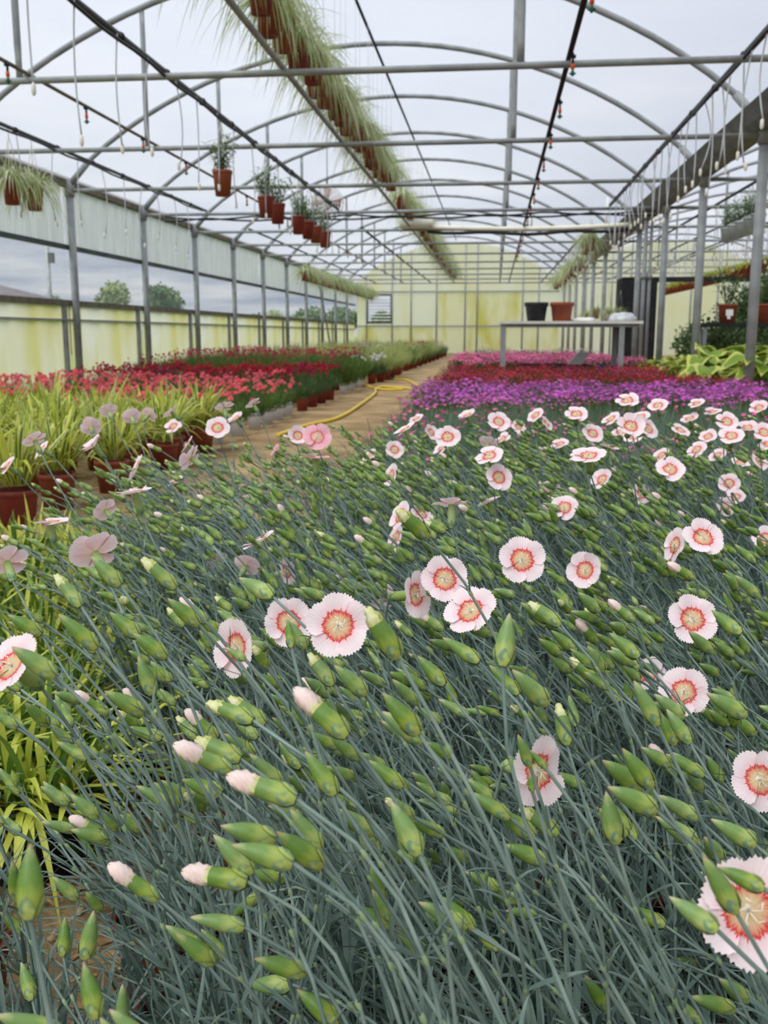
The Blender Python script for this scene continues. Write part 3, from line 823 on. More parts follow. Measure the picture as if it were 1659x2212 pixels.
#=====================================================================  NEAR DIANTHUS BED
# observed open flowers: pixel x, y, diameter in pixels, facing (right, up, towards viewer), kind
FL = """731 1352 142 0 .25 1|622 1345 112 .25 .3 1|515 1398 136 -.9 .1 1|960 1252 112 .1 .3 1|895 1285 112 1.1 .15 .7|1018 1322 118 -.45 .6 .8|1127 1210 106 0 .3 1
1265 1232 80 -.5 .2 .9|1518 1163 94 .1 .6 1|1460 1178 76 -1 .3 .2|1495 1338 106 .1 .4 1|1478 1495 112 -.5 .4 .9|1160 1665 158 .9 .1 1|1640 1685 134 0 .2 1|1612 1965 250 0 .2 1
28 1440 156 -.5 .7 .75|1402 1457 78 -.7 .6 .6|1077 1032 62 .2 .4 1|205 1195 112 -.5 .7 -.5|15 1215 92 -.4 .6 -.5|228 1102 58 -.5 .5 -.5|292 1065 84 -.25 1 .15|297 1012 62 -.9 .4 .3
412 990 62 -.8 .5 -.2|405 962 46 -.8 .5 .3|202 965 56 -.6 .7 .4|90 972 50 -.7 .5 .5|17 1007 48 -.6 .6 .5|75 952 54 -.5 .9 -.2|197 922 46 -.3 .5 -.7|235 888 40 -.4 .7 -.5|285 902 42 -.3 .5 -.6|322 897 38 .3 .5 -.5
375 922 40 -.2 .5 .6|370 890 42 -.7 .7 0|470 925 54 .1 .5 .9|485 880 44 -.2 .9 -.3|547 872 36 -.5 .9 -.1|377 1042 42 -.4 .6 .3|680 990 64 -.1 1 .1 p|685 945 66 .1 .35 1 p|643 942 48 .2 .3 .9|595 975 38 -.7 .4 .2 p
110 1130 72 -.1 1 .1|560 1172 78 -.4 .95 .1|470 1212 50 -.4 .5 -.5|532 1222 62 .2 .5 -.6|617 1235 64 .9 .3 .3|580 1278 46 .5 -.3 .6|820 1290 64 .3 .4 .7|745 1255 52 -.3 .4 .6
1077 912 52 .1 .5 .9|1120 922 34 .2 .5 .8|1157 897 42 -.5 .6 .5|1180 915 38 .6 .4 .5|1245 895 50 -.1 .6 .6|1280 937 50 .2 .4 .8|1362 922 60 0 .5 .8|1400 927 50 .5 .4 .7|1422 877 46 -.3 .7 .6|1355 866 52 -.1 .6 .5
1370 944 46 -.5 .7 .5|1505 872 38 -.3 .7 .4|1570 912 50 0 .6 .8|1580 942 56 -.2 .7 .7|1530 944 42 -.4 .6 .6|1650 935 52 0 .5 .9|1640 882 42 -.5 .7 .5|1505 972 48 -.6 .6 .5|1640 997 46 .3 .4 .7|1447 1015 66 0 .7 .8
1272 985 72 -.2 .9 .5|1315 967 42 .2 .9 .1|1057 985 62 -.3 .8 .6|967 945 56 .1 .5 .9|957 967 50 -.6 .6 .4|930 935 42 .6 .4 .6|875 930 52 -.4 .7 .2|852 972 44 .2 .3 .9|847 1027 54 -.9 .3 .5|1055 958 46 .2 .6 -.4
975 1090 82 0 1 -.15|1057 1085 58 -.3 1 0|867 1115 68 -.8 .5 .5|910 1112 56 .5 .7 .5|857 1160 58 -.9 .4 .5|1220 1097 62 -.4 .5 .8|1302 1037 52 -.6 .5 .6|1385 1067 48 .3 .4 .7|1575 1045 50 -.3 .3 .8|1565 1095 46 .2 .3 .8
1175 982 26 -.4 .6 .5|1145 1010 26 -.8 .4 .3|1147 1045 28 .4 .4 .7|1190 1055 42 -.3 .4 .8|1107 1135 32 -.8 .4 .3|1300 1310 66 -.9 .4 .1|1085 950 40 -.5 .7 .4|1010 900 40 -.3 .7 .3|1320 905 42 -.5 .7 .4|1470 930 42 .2 .6 .6
1540 890 38 -.2 .8 .4|1210 960 40 -.3 .7 .4|1430 985 42 -.6 .6 .4|1600 1000 44 .1 .7 .5|900 905 36 -.3 .7 .4|1550 985 40 -.5 .6 .5|1655 1165 60 -.2 .4 .9|800 985 36 -.5 .5 .5|780 1090 46 .4 .9 .1|510 905 36 -.4 .6 .4
1660 960 44 -.3 .7 .6|1590 1075 44 -.4 .5 .6|1340 935 40 -.2 .7 .5|1180 1110 44 -.4 .5 .6|1250 985 44 -.4 .9 .3|1385 900 40 -.3 .7 .5|1615 925 44 -.1 .7 .6|1490 905 38 -.3 .7 .4"""
# observed buds: base x, y, tip x, y, kind (c closed, h half open, o opening)
BD = """750 1590 632 1485 o|500 1665 372 1607 o|520 1640 420 1595 h|640 1727 487 1675 o|480 1715 397 1685 c|547 1557 445 1517 h|572 1565 492 1505 h|320 1540 265 1487 o|310 1540 230 1495 c|350 1595 277 1572 c|535 1905 390 1882 o
545 1885 465 1807 c|632 1865 507 1827 c|695 1870 602 1800 c|617 1897 530 1885 c|692 1835 630 1752 c|595 1812 482 1785 c|527 2002 417 1982 c|565 1930 500 1980 c|660 2100 555 2072 c|630 2127 537 2127 c|65 1985 65 1830 c
37 1945 27 1865 c|50 2015 2 1972 c|137 2065 140 1985 c|185 2070 202 1972 c|70 2160 47 2082 c|210 2200 182 2085 c|265 2211 265 2130 c|730 2211 645 2140 c|305 1795 255 1760 c|135 1737 95 1690 c|550 1630 487 1587 c
725 1717 662 1627 c|772 1682 702 1657 c|650 1660 605 1605 c|730 1615 665 1582 c|712 1502 660 1465 c|905 1585 830 1500 c|912 1600 830 1540 c|1012 1547 950 1512 c|882 1710 830 1655 c|870 1700 800 1645 c|905 1845 847 1735 c
892 1870 840 1835 c|1010 1860 950 1830 c|1015 1955 965 1932 c|1080 1980 1030 1960 c|1002 2025 925 1975 c|1110 1975 1077 2025 h|922 2065 855 2005 c|1030 2050 987 2070 c|912 2120 850 2115 c|1145 1655 1120 1590 c .56|1180 1660 1145 1622 c .56
1225 1610 1205 1517 h|1245 1570 1230 1505 c|1205 1800 1120 1745 h|1330 1820 1310 1715 c|1382 1702 1305 1645 c|1407 1700 1347 1620 c|1505 1767 1422 1720 c|1525 1835 1460 1810 c|1630 1825 1540 1772 c|1437 2000 1362 1960 c
1550 2010 1450 1940 c .43|1590 1970 1522 1855 c .42|1650 1920 1555 1875 c .43|1320 1970 1257 1940 c|1505 2085 1462 2072 c|1585 2180 1495 2155 c|1515 2212 1460 2155 c|1310 2180 1265 2110 c|1420 1565 1372 1475 c|1457 1610 1425 1540 c
1490 1605 1442 1535 c|1610 1545 1530 1500 c|1630 1585 1575 1547 c|1460 1675 1402 1607 o|1360 1515 1352 1467 c|1340 1515 1292 1470 c|1262 1700 1200 1670 c|1415 1750 1317 1702 c|1590 1800 1570 1775 c
175 1310 118 1240 h|260 1265 200 1205 c|300 1375 240 1325 c|380 1270 305 1205 h|210 1400 130 1330 c|120 1460 30 1400 c|430 1350 365 1295 c|90 1370 20 1330 c|360 1420 290 1370 c|330 1500 300 1420 c|590 1290 520 1250 c
775 1640 715 1590 c|830 1480 780 1450 c|720 1480 665 1410 h|790 1500 725 1440 c|900 1520 850 1470 c|660 1400 620 1340 c|1085 1440 1100 1330 c|1180 1520 1110 1450 c|1035 1430 960 1380 c|960 1480 905 1420 c|1120 1500 1060 1440 c
860 1420 790 1310 h|925 1160 855 1100 h|1210 1350 1140 1300 h|1325 1360 1265 1335 c|1540 1410 1490 1365 c|1600 1370 1540 1320 c|1500 1250 1440 1215 o|1640 1290 1590 1245 c|1380 1420 1320 1370 c|1290 1470 1230 1420 h|530 1425 488 1400 c .6|578 1440 545 1395 h .6|630 1400 622 1340 c .6|1150 1710 1143 1675 c .54"""
D_FL, D_BD = [], []
for s_ in FL.replace('\n', '|').split('|'):
    v = s_.split(); px, py, dm = map(float, v[:3]); fs = .058 if dm > 200 else .047; d = min(3.1, fs * FPX / dm)
    n3 = RGT * float(v[3]) + UPV * float(v[4]) - FWD * float(v[5])
    D_FL.append((pt(px, py, d), n3.normalized(), 'petal_pink' if v[6:] else 'petal', fs / .045))
for s_ in BD.replace('\n', '|').split('|'):
    v = s_.split(); x0, y0_, x1, y1_ = map(float, v[:4]); L = math.hypot(x1 - x0, y1_ - y0_); k = {'c': 'closed', 'h': 'half', 'o': 'open'}[v[4]]
    tl = {'closed': .0285, 'half': .031, 'open': .037}[k]
    d = max(.34, min(.95, tl * FPX / L))
    if len(v) > 5: d = float(v[5])
    a = pt(x0, y0_, d); b = pt(x1, y1_, d * R.uniform(.985, 1.02))
    D_BD.append((a, b - a, k, tl))

spots = []
j = 0; y = .40
while y < 3.25:
    x = -.40 + (.09 if j % 2 else 0)
    while x < .27 * y + .50:
        spots.append((x + R.uniform(-.012, .012), y + R.uniform(-.012, .012))); x += .178
    y += .168; j += 1
spots += [(-.58 + R.uniform(-.02, .02), 1.5 + .165 * k) for k in range(1, 9)] + [(-.72 + R.uniform(-.02, .02), 2.15 + .2 * k) for k in range(3)]
spots += [(-.64, .98), (-.60, .62)]
mine = {i: [[], []] for i in range(len(spots))}
def nearest(p, shift):
    bx, by = p.x + shift, p.y - .01
    return min(range(len(spots)), key=lambda i: (spots[i][0] - bx) ** 2 + (spots[i][1] - by) ** 2)
for f in D_FL: mine[nearest(f[0], R.uniform(.08, .18))][0].append(f)
for b in D_BD: mine[nearest(b[0], R.uniform(.08, .18))][1].append(b)
WORDS = {0: 'with green buds and no open flower', 1: 'with one open pale pink flower', 2: 'with two open pale pink flowers', 3: 'with three open pale pink flowers', 4: 'with four open pale pink flowers', 5: 'with five open pale pink flowers'}
POT_D = pot_mesh(.145, .13, 'brown_pot')
def vis(p):
    v = p - EYE; z = v.dot(FWD)
    if z < .05: return False
    return abs(v.dot(RGT) / z * FPX) < 980 and abs(v.dot(UPV) / z * FPX) < 1250
for i, (x, y) in enumerate(spots):
    fl, bd = mine[i]; rr = random.Random(i * 31 + 5)
    nf = len(fl)
    lab = 'potted dianthus ' + WORDS.get(nf, 'crowded with many open pale pink flowers')
    if any(f[2] == 'petal_pink' for f in fl): lab = 'potted dianthus carrying deeper pink flowers than its neighbours'
    if x < -.55: lab = lab.replace('potted dianthus', 'potted dianthus across the wood chip gap')
    if y > 3.0: lab += ', next to the rock dianthus bed'
    elif -.55 < x < -.3: lab += ', on the bed edge towards the path'
    elif x <= -.55 and y > 1.3: lab = lab.replace('across the wood chip gap', 'beside the golden grasses')
    tilt = rr.uniform(-.26, -.16) if (x < -.3 and y > 1.2) else rr.uniform(-.08, .04)
    T = TPL[rr.randrange(8)]; rz = rr.uniform(-.3, .3); sc_ = rr.uniform(.92, 1.08)
    t = thing('dianthus_plant', lab, 'flower plant', (x, y, 0), 0, 'pale pink dianthus pots in the front bed: ' + lab[16:])
    obj('pot', POT_D, t)
    near, mid = y < .95, y < 1.57
    RT = Matrix.Rotation(rz, 4, 'Z') @ Matrix.Rotation(tilt, 4, 'Y'); Mr = RT @ Matrix.Diagonal((1, 1, sc_, 1))
    obj('basal_leaves', T['fol'], t, rot=(0, 0, rz), kind='stuff')
    T0 = Vector((x, y, 0))
    if not mid: obj('stems', T['joined'], t, rot=(0, tilt, rz), scale=(1, 1, sc_), kind='stuff')
    for s_ in T['stems']:
        tip = T0 + Mr @ s_['top']
        dist = (tip - EYE).length
        u_ = rr.random(); bare = False; zz = sc_
        if near and (dist < .46 or u_ < (.8 if y < .65 else .45)): bare = True; zz = sc_ * rr.uniform(.5, .75)
        if mid and x < -.2 and .75 < y < 1.56 and rr.random() < (.8 if x < -.3 else .45): continue
        if bare and y < .7 and rr.random() < .5: continue
        if near:
            so_ = obj('stem', s_['bare'], t, rot=(0, tilt, rz), scale=(1, 1, zz))
            for k, M in s_['leaves']:
                l_, r_, c_ = M.decompose(); obj('leaf', LEAFM[k], so_, l_, r_, c_.x)
        elif mid: obj('stem', s_['fullm'], t, rot=(0, tilt, rz), scale=(1, 1, sc_))
        for kind, M in ([] if bare else s_['buds']):
            M1 = M.copy(); M1.translation.z *= sc_; M2 = RT @ M1
            if vis(T0 + M2.translation): add_bud(t, M2, kind, rr)
    def own_stem(end, dirn, r1):
        a, k = rr.uniform(0, 6.28), .05 * math.sqrt(rr.random())
        b = Vector((math.cos(a) * k, math.sin(a) * k, .125)); e = end - T0
        L = (e - b).length
        path = bez(b, b + Vector((0, 0, L * .35)), e - dirn.normalized() * L * .30, e, 12)
        q, lv = stem_geom(path, rr, .0016, r1, nodes=(.2, .34, .48, .62, .76, .9))
        if mid:
            so_ = obj('stem', q.mesh('stem', STEM_MATS), t)
            for k, M in lv:
                l_, r_, c_ = M.decompose(); obj('leaf', LEAFM[k], so_, l_, r_, c_.x)
        else:
            merge_leaves(q, lv); obj('stem', q.mesh('stem', STEM_MATS), t)
    for pos, n3, pal, s_ in fl:
        s_ *= rr.uniform(.95, 1.05)
        add_flower(t, pos - T0, n3, s_, pal, rr, rr.random() < .2)
        own_stem(pos - n3 * .0275 * s_, (n3 + Vector((-.5, 0, 1.1))).normalized(), .0012)
    for a, dv, kind, tl in bd:
        M = Matrix.Translation(a - T0) @ aim(dv).to_matrix().to_4x4() @ Matrix.Scale(dv.length / tl, 4)
        add_bud(t, M, kind, rr)
        own_stem(a, (dv.normalized() + Vector((-.1, 0, .25))).normalized(), .0011)

# wood chips near the camera
q = MB(); rr = random.Random(5)
for i in range(5200):
    x, y = rr.uniform(-1.3, 1.2), rr.uniform(.5, 3.0); a = rr.uniform(0, 6.28); L, W = rr.uniform(.006, .02), rr.uniform(.002, .005); z = rr.uniform(.001, .009)
    u = Vector((math.cos(a), math.sin(a), rr.uniform(-.3, .3))) * L; v = Vector((-math.sin(a), math.cos(a), rr.uniform(-.3, .3))) * W; c = Vector((x, y, z))
    q.add([c - u - v, c + u - v, c + u + v, c - u + v, c + Vector((0, 0, .004))], [(0, 1, 4), (1, 2, 4), (2, 3, 4), (3, 0, 4)])
single('wood_chips', q, ['wood_chip'], 'pale wood chips strewn on the floor between the dianthus pots', 'wood chips', kind='stuff', smooth=False)

#=====================================================================  OTHER POTTED PLANTS
def mound(rr, n, spread, z0, elev, L, wd, droop, mats=1, fold=.3, segs=3):
    q = MB()
    for i in range(n):
        a, k = rr.uniform(0, 6.28), spread * math.sqrt(rr.random())
        q.blade((math.cos(a) * k, math.sin(a) * k, z0), a + rr.gauss(0, .6), rad(rr.uniform(*elev)), rr.uniform(*L), wd, rr.uniform(*droop), rr.randrange(mats), segs, fold)
    return q
def carnation(seed, mat, R0=.024):
    rr = random.Random(seed); q = MB()
    for lay, (k, z, tilt) in enumerate(((1.0, 0, .25), (.78, .3, .5), (.5, .5, .9))):
        n = 14; vs = [(0, 0, z * R0 * .5)]
        for i in range(n):
            a = 2 * math.pi * i / n + lay; r = R0 * k * (1.04 if i % 2 else .88) * rr.uniform(.9, 1.06)
            vs.append((r * math.cos(a), r * math.sin(a), z * R0 + tilt * R0 * .5 + (.12 * R0 if i % 2 else -.12 * R0)))
        q.add(vs, [(0, 1 + i, 1 + (i + 1) % n) for i in range(n)])
    return q
def star(seed, R0=.012):
    q = MB(); vs = [(0, 0, 0)]
    for i in range(10):
        a = 2 * math.pi * i / 10; r = R0 * (1 if i % 2 else .5); vs.append((r * math.cos(a), r * math.sin(a), R0 * .2 if i % 2 else R0 * .1))
    q.add(vs, [(0, 1 + i, 1 + (i + 1) % 10) for i in range(10)])
    return q
def place(q, src, p, nrm, s_=1.0, mi=0, spin=0.0):
    M = Matrix.Translation(p) @ aim(nrm).to_matrix().to_4x4() @ Matrix.Rotation(spin, 4, 'Z') @ Matrix.Scale(s_, 4)
    q.add([M @ Vector(v) for v in src.v], src.f, mi)
def dome(rr, rx, z, h):
    a, k = rr.uniform(0, 6.28), math.sqrt(rr.random())
    return Vector((math.cos(a) * rx * k, math.sin(a) * rx * k, z + h * (1 - k * k) + rr.uniform(-.03, .03))), Vector((math.cos(a) * k * .7, math.sin(a) * k * .7, 1))

class Kind:
    """bedding plant: foliage mound variants and blooms"""
    def __init__(s, seed, bloom, bmat, nb, rx, z, h, fmat, nfol, L, wd, separate, elev=(40, 88), z0=.12, droop=(.05, .35)):
        s.sep = separate; s.var = []
        for v in range(4):
            rr = random.Random(seed * 10 + v)
            fol = mound(rr, nfol, rx * .5, z0, elev, L, wd, droop)
            bl = []
            for i in range(nb):
                p, n3 = dome(rr, rx, z, h); n3 = n3 + Vector((rr.uniform(-.4, .4), rr.uniform(-.6, .2), 0)); bl.append((p, n3.normalized(), rr.uniform(.8, 1.2)))
                fol.tube([(p.x * .4, p.y * .4, z0), (p.x * .8, p.y * .8, (z0 + p.z) * .55), p - n3.normalized() * .004], .0016, 4, 0, cap=False)
            if separate: s.var.append((fol.mesh('foliage', [fmat]), bl))
            else:
                q = MB()
                for p, n3, k in bl: place(q, bloom, p, n3, k, 0, rr.uniform(0, 6))
                s.var.append((fol.mesh('foliage', [fmat]), q.mesh('blooms', [bmat], False)))
        s.bm = bloom.mesh('bloom', [bmat], False) if separate else None
    def put(s, name, label, group, x, y, pot, rr, scale=1.0):
        t = thing(name, label, 'flower plant', (x, y, 0), rr.uniform(0, 6.28), group)
        if scale != 1.0: t.scale = (scale,) * 3
        obj('pot', pot, t); f, b = s.var[rr.randrange(4)]
        obj('foliage', f, t, kind='stuff')
        if s.sep:
            for p, n3, k in b: obj('bloom', s.bm, t, p, aim(n3), k)
        elif b is not None: obj('blooms', b, t, kind='stuff')
        return t
P_brown = pot_mesh(.135, .14, 'terracotta'); P_white = pot_mesh(.135, .15, 'white_pot'); P_dark = pot_mesh(.135, .14, 'brown_pot')
coral = Kind(1, carnation(1, 'coral', .021), 'coral', 12, .17, .33, .06, 'foliage_green', 210, (.14, .26), .006, True)
darkr = Kind(2, carnation(2, 'dark_red', .019), 'dark_red', 22, .17, .36, .07, 'foliage_dark', 170, (.16, .28), .006, False)
tallr = Kind(3, carnation(3, 'rose_red', .018), 'rose_red', 12, .22, .50, .08, 'foliage_green', 260, (.3, .46), .007, False, elev=(55, 88), droop=(.0, .15))
mixd = Kind(4, star(4, .014), 'pink', 9, .17, .38, .05, 'foliage_bluegreen', 320, (.18, .32), .004, False, elev=(55, 88), droop=(0, .12))
mixr = Kind(14, star(4, .011), 'dark_red', 3, .17, .39, .05, 'foliage_bluegreen', 320, (.18, .32), .004, False, elev=(55, 88), droop=(0, .12))
purp = Kind(5, star(5, .016), 'purple', 75, .17, .37, .05, 'foliage_green', 130, (.14, .26), .006, False)
dred = Kind(6, star(6, .016), 'dark_red', 60, .18, .38, .05, 'foliage_dark', 130, (.16, .28), .006, False)
pinkk = Kind(7, star(7, .019), 'pink', 70, .2, .42, .06, 'foliage_dark', 130, (.18, .3), .008, False)
palek = Kind(8, star(8, .014), 'pale_pink', 34, .2, .44, .06, 'foliage_green', 130, (.18, .32), .008, False)
whitek = Kind(9, carnation(9, 'white_bloom', .028), 'white_bloom', 12, .14, .40, .08, 'foliage_dark', 150, (.2, .32), .012, True)
def bed(kind, name, label, group, x0, x1, y0, y1, sx, sy, pot, edge=None, scale=1.0):
    rr = random.Random(int(y0 * 100)); y = y0; j = 0
    while y < y1:
        x = x0 + (sx * .5 if j % 2 else 0); first = True
        while x < x1(y) if callable(x1) else x < x1:
            if -.62 * y - .5 < x < .32 * y + .5:
                kd = kind if not isinstance(kind, tuple) else kind[0 if rr.random() < .7 else 1]
                kd.put(name, label, group, x + rr.uniform(-.03, .03), y + rr.uniform(-.03, .03), pot, rr, scale * rr.uniform(.92, 1.08))
            x += sx
        y += sy; j += 1
# left beds
bed(coral, 'coral_carnation', 'dwarf carnation with coral red flowers in the bed by the side wall', 'coral carnations in the side bed', -5.35, -2.3, 6.75, 11.2, .36, .36, P_brown)
bed(darkr, 'crimson_carnation', 'bushy carnation with dark crimson flowers behind the coral ones', 'crimson carnations in the side bed', -5.0, -2.3, 11.3, 13.4, .36, .36, P_brown)
bed(tallr, 'tall_carnation', 'tall grey-green carnation with scattered rose red flowers', 'tall carnations in the side bed', -5.1, -2.3, 13.7, 17.6, .45, .45, P_brown)
rr = random.Random(77)
for k, y in enumerate((7.3, 7.9, 8.5, 9.0, 9.45, 9.9)):
    coral.put('coral_carnation', 'coral carnation in a pale grey pot at the path edge', 'coral carnations in pale pots', -2.14, y, P_white, rr)
for y in (10.6, 11.2, 11.8, 12.4): darkr.put('crimson_carnation', 'crimson carnation in a terracotta pot at the path edge', 'crimson carnations along the path', -2.12, y, P_brown, rr, 1.1)
for y in (13.7, 14.4, 15.3): tallr.put('tall_carnation', 'tall carnation in a pale grey pot at the path edge', 'tall carnations in pale pots', -2.14, y, P_white, rr)
P_w = pot_mesh(.17, .17, 'brown_pot')
for x, y in ((-2.3, 16.4), (-2.08, 16.5), (-1.98, 16.9)): whitek.put('white_flower_plant', 'white flowering plant in a dark brown pot by the path', 'white flowering pots', x, y, P_w, rr)
# grasses further back
GR = []
for v in range(4):
    r2 = random.Random(900 + v); GR.append(mound(r2, 300, .10, .14, (50, 89), (.35, .62), .006, (.05, .45), 1, 0, 4).mesh('grass_blades', ['grass_feather']))
P_g = pot_mesh(.2, .19, 'brown_pot')
rr = random.Random(78); y = 18.0; j = 0
while y < 36:
    for i in range(6):
        x = -5.0 + i * .55 + (.25 if j % 2 else 0)
        if rr.random() < .16: palek.put('pale_flower_plant', 'pale pink flowering plant standing among the grasses', 'pale pink plants among the grasses', x, y, P_brown, rr, 1.25)
        else:
            t = thing('ornamental_grass', 'feathery pale green ornamental grass in a pot near the side wall', 'grass plant', (x, y, 0), rr.uniform(0, 6), 'ornamental grasses', scale=rr.uniform(.85, 1.15))
            obj('pot', P_g, t); obj('grass_blades', GR[rr.randrange(4)], t, kind='stuff')
    y += .8; j += 1
for y in (17.6, 18.5, 19.6):
    t = thing('ornamental_grass', 'wide feathery grass spilling over the path edge behind the white flowers', 'grass plant', (-1.98, y, 0), rr.uniform(0, 6), 'grasses at the path edge', scale=1.15)
    obj('pot', P_g, t); obj('grass_blades', GR[rr.randrange(4)], t, kind='stuff')
for i, y in enumerate((22.8, 24.0, 25.5, 27, 28.6, 30.2, 32, 34, 36)):
    (palek if i in (1, 6) else (tallr if i in (0, 2, 3) else mixd)).put('path_edge_plant', 'small flowering plant in a brown pot far along the path edge', 'small pots far along the path', -2.0 + .02 * i, y, P_w, rr, 1.1)
# right beds
bed((mixd, mixr), 'rock_dianthus', 'fine grey-green dianthus with tiny pink and crimson flowers', 'rock dianthus bed', -.50, lambda y: .30 * y + .3, 3.55, 6.6, .27, .30, P_dark)
bed(purp, 'purple_flower_plant', 'low plant covered in bright purple flowers', 'purple flower bed', -.50, 2.25, 6.9, 8.9, .29, .30, P_dark)
bed(dred, 'crimson_flower_plant', 'low plant covered in small crimson flowers in front of the table', 'crimson flower bed', -.50, 2.25, 9.1, 12.9, .33, .34, P_dark)
bed(pinkk, 'pink_flower_plant', 'low plant covered in rose pink flowers behind the table', 'rose pink flower bed', -.52, 2.2, 14.2, 19.2, .42, .45, P_dark)
bed(palek, 'pale_flower_plant', 'pale pink flowering plant behind the rose pink bed', 'pale pink flower bed', -.3, 2.2, 19.8, 23.5, .5, .55, P_dark)

# variegated striped-leaf plants
VG = []
for v in range(5):
    r2 = random.Random(300 + v); q = MB()
    for i in range(95):
        a, k = r2.uniform(0, 6.28), .05 * math.sqrt(r2.random())
        q.blade((math.cos(a) * k, math.sin(a) * k, .16), a + r2.gauss(0, .4), rad(r2.uniform(45, 88)), r2.uniform(.22, .46), r2.uniform(.015, .025), r2.uniform(.15, .8), r2.choice((0, 1, 1)), 6, .35, edge=2 if r2.random() < .45 else 0)
    VG.append(q.mesh('striped_leaves', ['lime_leaf', 'leaf_mid', 'leaf_cream']))
P_v = pot_mesh(.19, .175, 'terracotta')
rr = random.Random(79); y = 3.99; j = 0
while y < 6.7:
    for i in range(5):
        x = -2.07 - i * .40 - (.06 if j % 2 else 0)
        if x < -.56 * y - .45: continue
        t = thing('striped_leaf_plant', 'yellow and green striped strap-leaf plant in a terracotta pot' + (' at the path edge' if i == 0 else ' behind the path edge row'), 'foliage plant', (x + rr.uniform(-.02, .02), y + rr.uniform(-.02, .02), 0), rr.uniform(0, 6), 'striped-leaf plants' + (' at the path edge' if i == 0 else ' further in'))
        obj('pot', P_v, t); obj('striped_leaves', VG[rr.randrange(5)], t, kind='stuff', scale=rr.uniform(1.1, 1.25))
    y += .5 if j < 2 else .42; j += 1
# golden grass by the dianthus
HG = []
for v in range(4):
    r2 = random.Random(400 + v); HG.append(mound(r2, 260, .07, .10, (25, 85), (.14, .30), .0085, (.25, .8), 2, .3, 5).mesh('grass_blades', ['lime_leaf', 'leaf_mid']))
P_h = pot_mesh(.15, .11, 'black_plastic')
j = 0; y = 1.36
while y < 2.75:
    for i in range(4):
        x = -.72 - i * .21 - (.1 if j % 2 else 0)
        if x < -.56 * y - .2: continue
        t = thing('golden_grass', 'golden yellow-green arching grass in a low black pot', 'grass plant', (x, y, 0), rr.uniform(0, 6), 'golden grasses beside the dianthus', scale=rr.uniform(1.15, 1.4))
        obj('pot', P_h, t); obj('grass_blades', HG[rr.randrange(4)], t, kind='stuff')
    y += .21; j += 1
m = MB(); m.box((-2.5, 3.45, .001), (-1.85, 3.8, .008))
single('weed_mat', m, ['weed_mat'], 'black woven ground cover strip before the striped-leaf pots', 'ground cover')

#=====================================================================  HANGING POTS
SP = []
for v in range(5):
    r2 = random.Random(500 + v); q = MB()
    for i in range(190):
        a, k = r2.uniform(0, 6.28), .05 * math.sqrt(r2.random())
        q.blade((math.cos(a) * k, math.sin(a) * k, .20), a + r2.gauss(0, .4), rad(r2.uniform(30, 85)), r2.uniform(.3, .62), .013, r2.uniform(.5, 1.5), 0 if r2.random() < .7 else 1, 7, .2)
    SP.append(q.mesh('strap_leaves', ['spider_leaf', 'spider_white']))
P_s = pot_mesh(.18, .22, 'terracotta', n=18)
def wire_mesh(L, mat='tube_grey', r=.0022):
    q = MB()
    for k in range(3):
        a = 2.1 * k; q.tube([(.085 * math.cos(a), .085 * math.sin(a), .2), (.02 * math.cos(a), .02 * math.sin(a), .55), (0, 0, .62)], r, 4)
    q.tube([(0, 0, .6), (0, 0, L)], r, 4)
    return q.mesh('hanger', [mat])
W1 = wire_mesh(3.502 - 2.0 + .0); W2 = wire_mesh(1.851 - 1.22 + .05, 'white_plastic', .004)
rr = random.Random(80)
def hang(name, label, grp, x, y, z, hang_me, foliage, pot=P_s, fn='strap_leaves', scale=1.0):
    t = thing(name, label, 'hanging plant', (x, y, z), rr.uniform(0, 6), grp)
    obj('pot', pot, t); obj(fn, foliage, t, kind='stuff', scale=scale)
    if hang_me: obj('hanger', hang_me, t)
    return t
y = 5.6
while y < 37.5:
    if not 14.6 < y < 15.8:
        hang('spider_plant', 'spider plant in a terracotta pot hung high in the long overhead row', 'overhead row of spider plants', XK + rr.uniform(-.03, .03), y, 2.0 + CAMH + rr.uniform(-.02, .03), W1, SP[rr.randrange(5)])
    y += .44 if y < 15 else .52
for px in (28, 76):
    r_ = ray(px, 446)
    hang('spider_plant', 'spider plant in a terracotta pot hung beside the side wall curtain', 'pair of spider plants by the curtain', XEl, r_.y * (XEl / r_.x), 1.2 + CAMH, W2, SP[rr.randrange(5)])
y = 23.4
while y < 36.5:
    hang('spider_plant', 'spider plant in the hanging row along the side wall near the end', 'far row of spider plants by the side wall', XEl, y, 1.24 + CAMH, W2, SP[rr.randrange(5)]); y += .46
OL = []
for v in range(4):
    r2 = random.Random(600 + v); q = MB()
    for i in range(11):
        a = r2.uniform(0, 6.28); lean = r2.uniform(.05, .55); Ls = r2.uniform(.15, .36)
        path = [Vector((math.cos(a) * (.03 + lean * Ls * t), math.sin(a) * (.03 + lean * Ls * t), .2 + Ls * t * (1 - .25 * lean * t))) for t in (0, .33, .66, 1)]
        q.tube(path, [.003, .0025, .002, .001], 4, 1)
        for t in range(9):
            u = .15 + .85 * t / 8; k = min(2, int(u * 3)); p = path[k].lerp(path[k + 1], u * 3 - k)
            for s_ in (0, 1): q.blade(p, a + t * 1.6 + s_ * math.pi, rad(r2.uniform(0, 45)), r2.uniform(.06, .11), .018, r2.uniform(0, .5), 0, 4, .2)
    OL.append(q.mesh('leafy_shoots', ['olive_leaf', 'leaf_mid']))
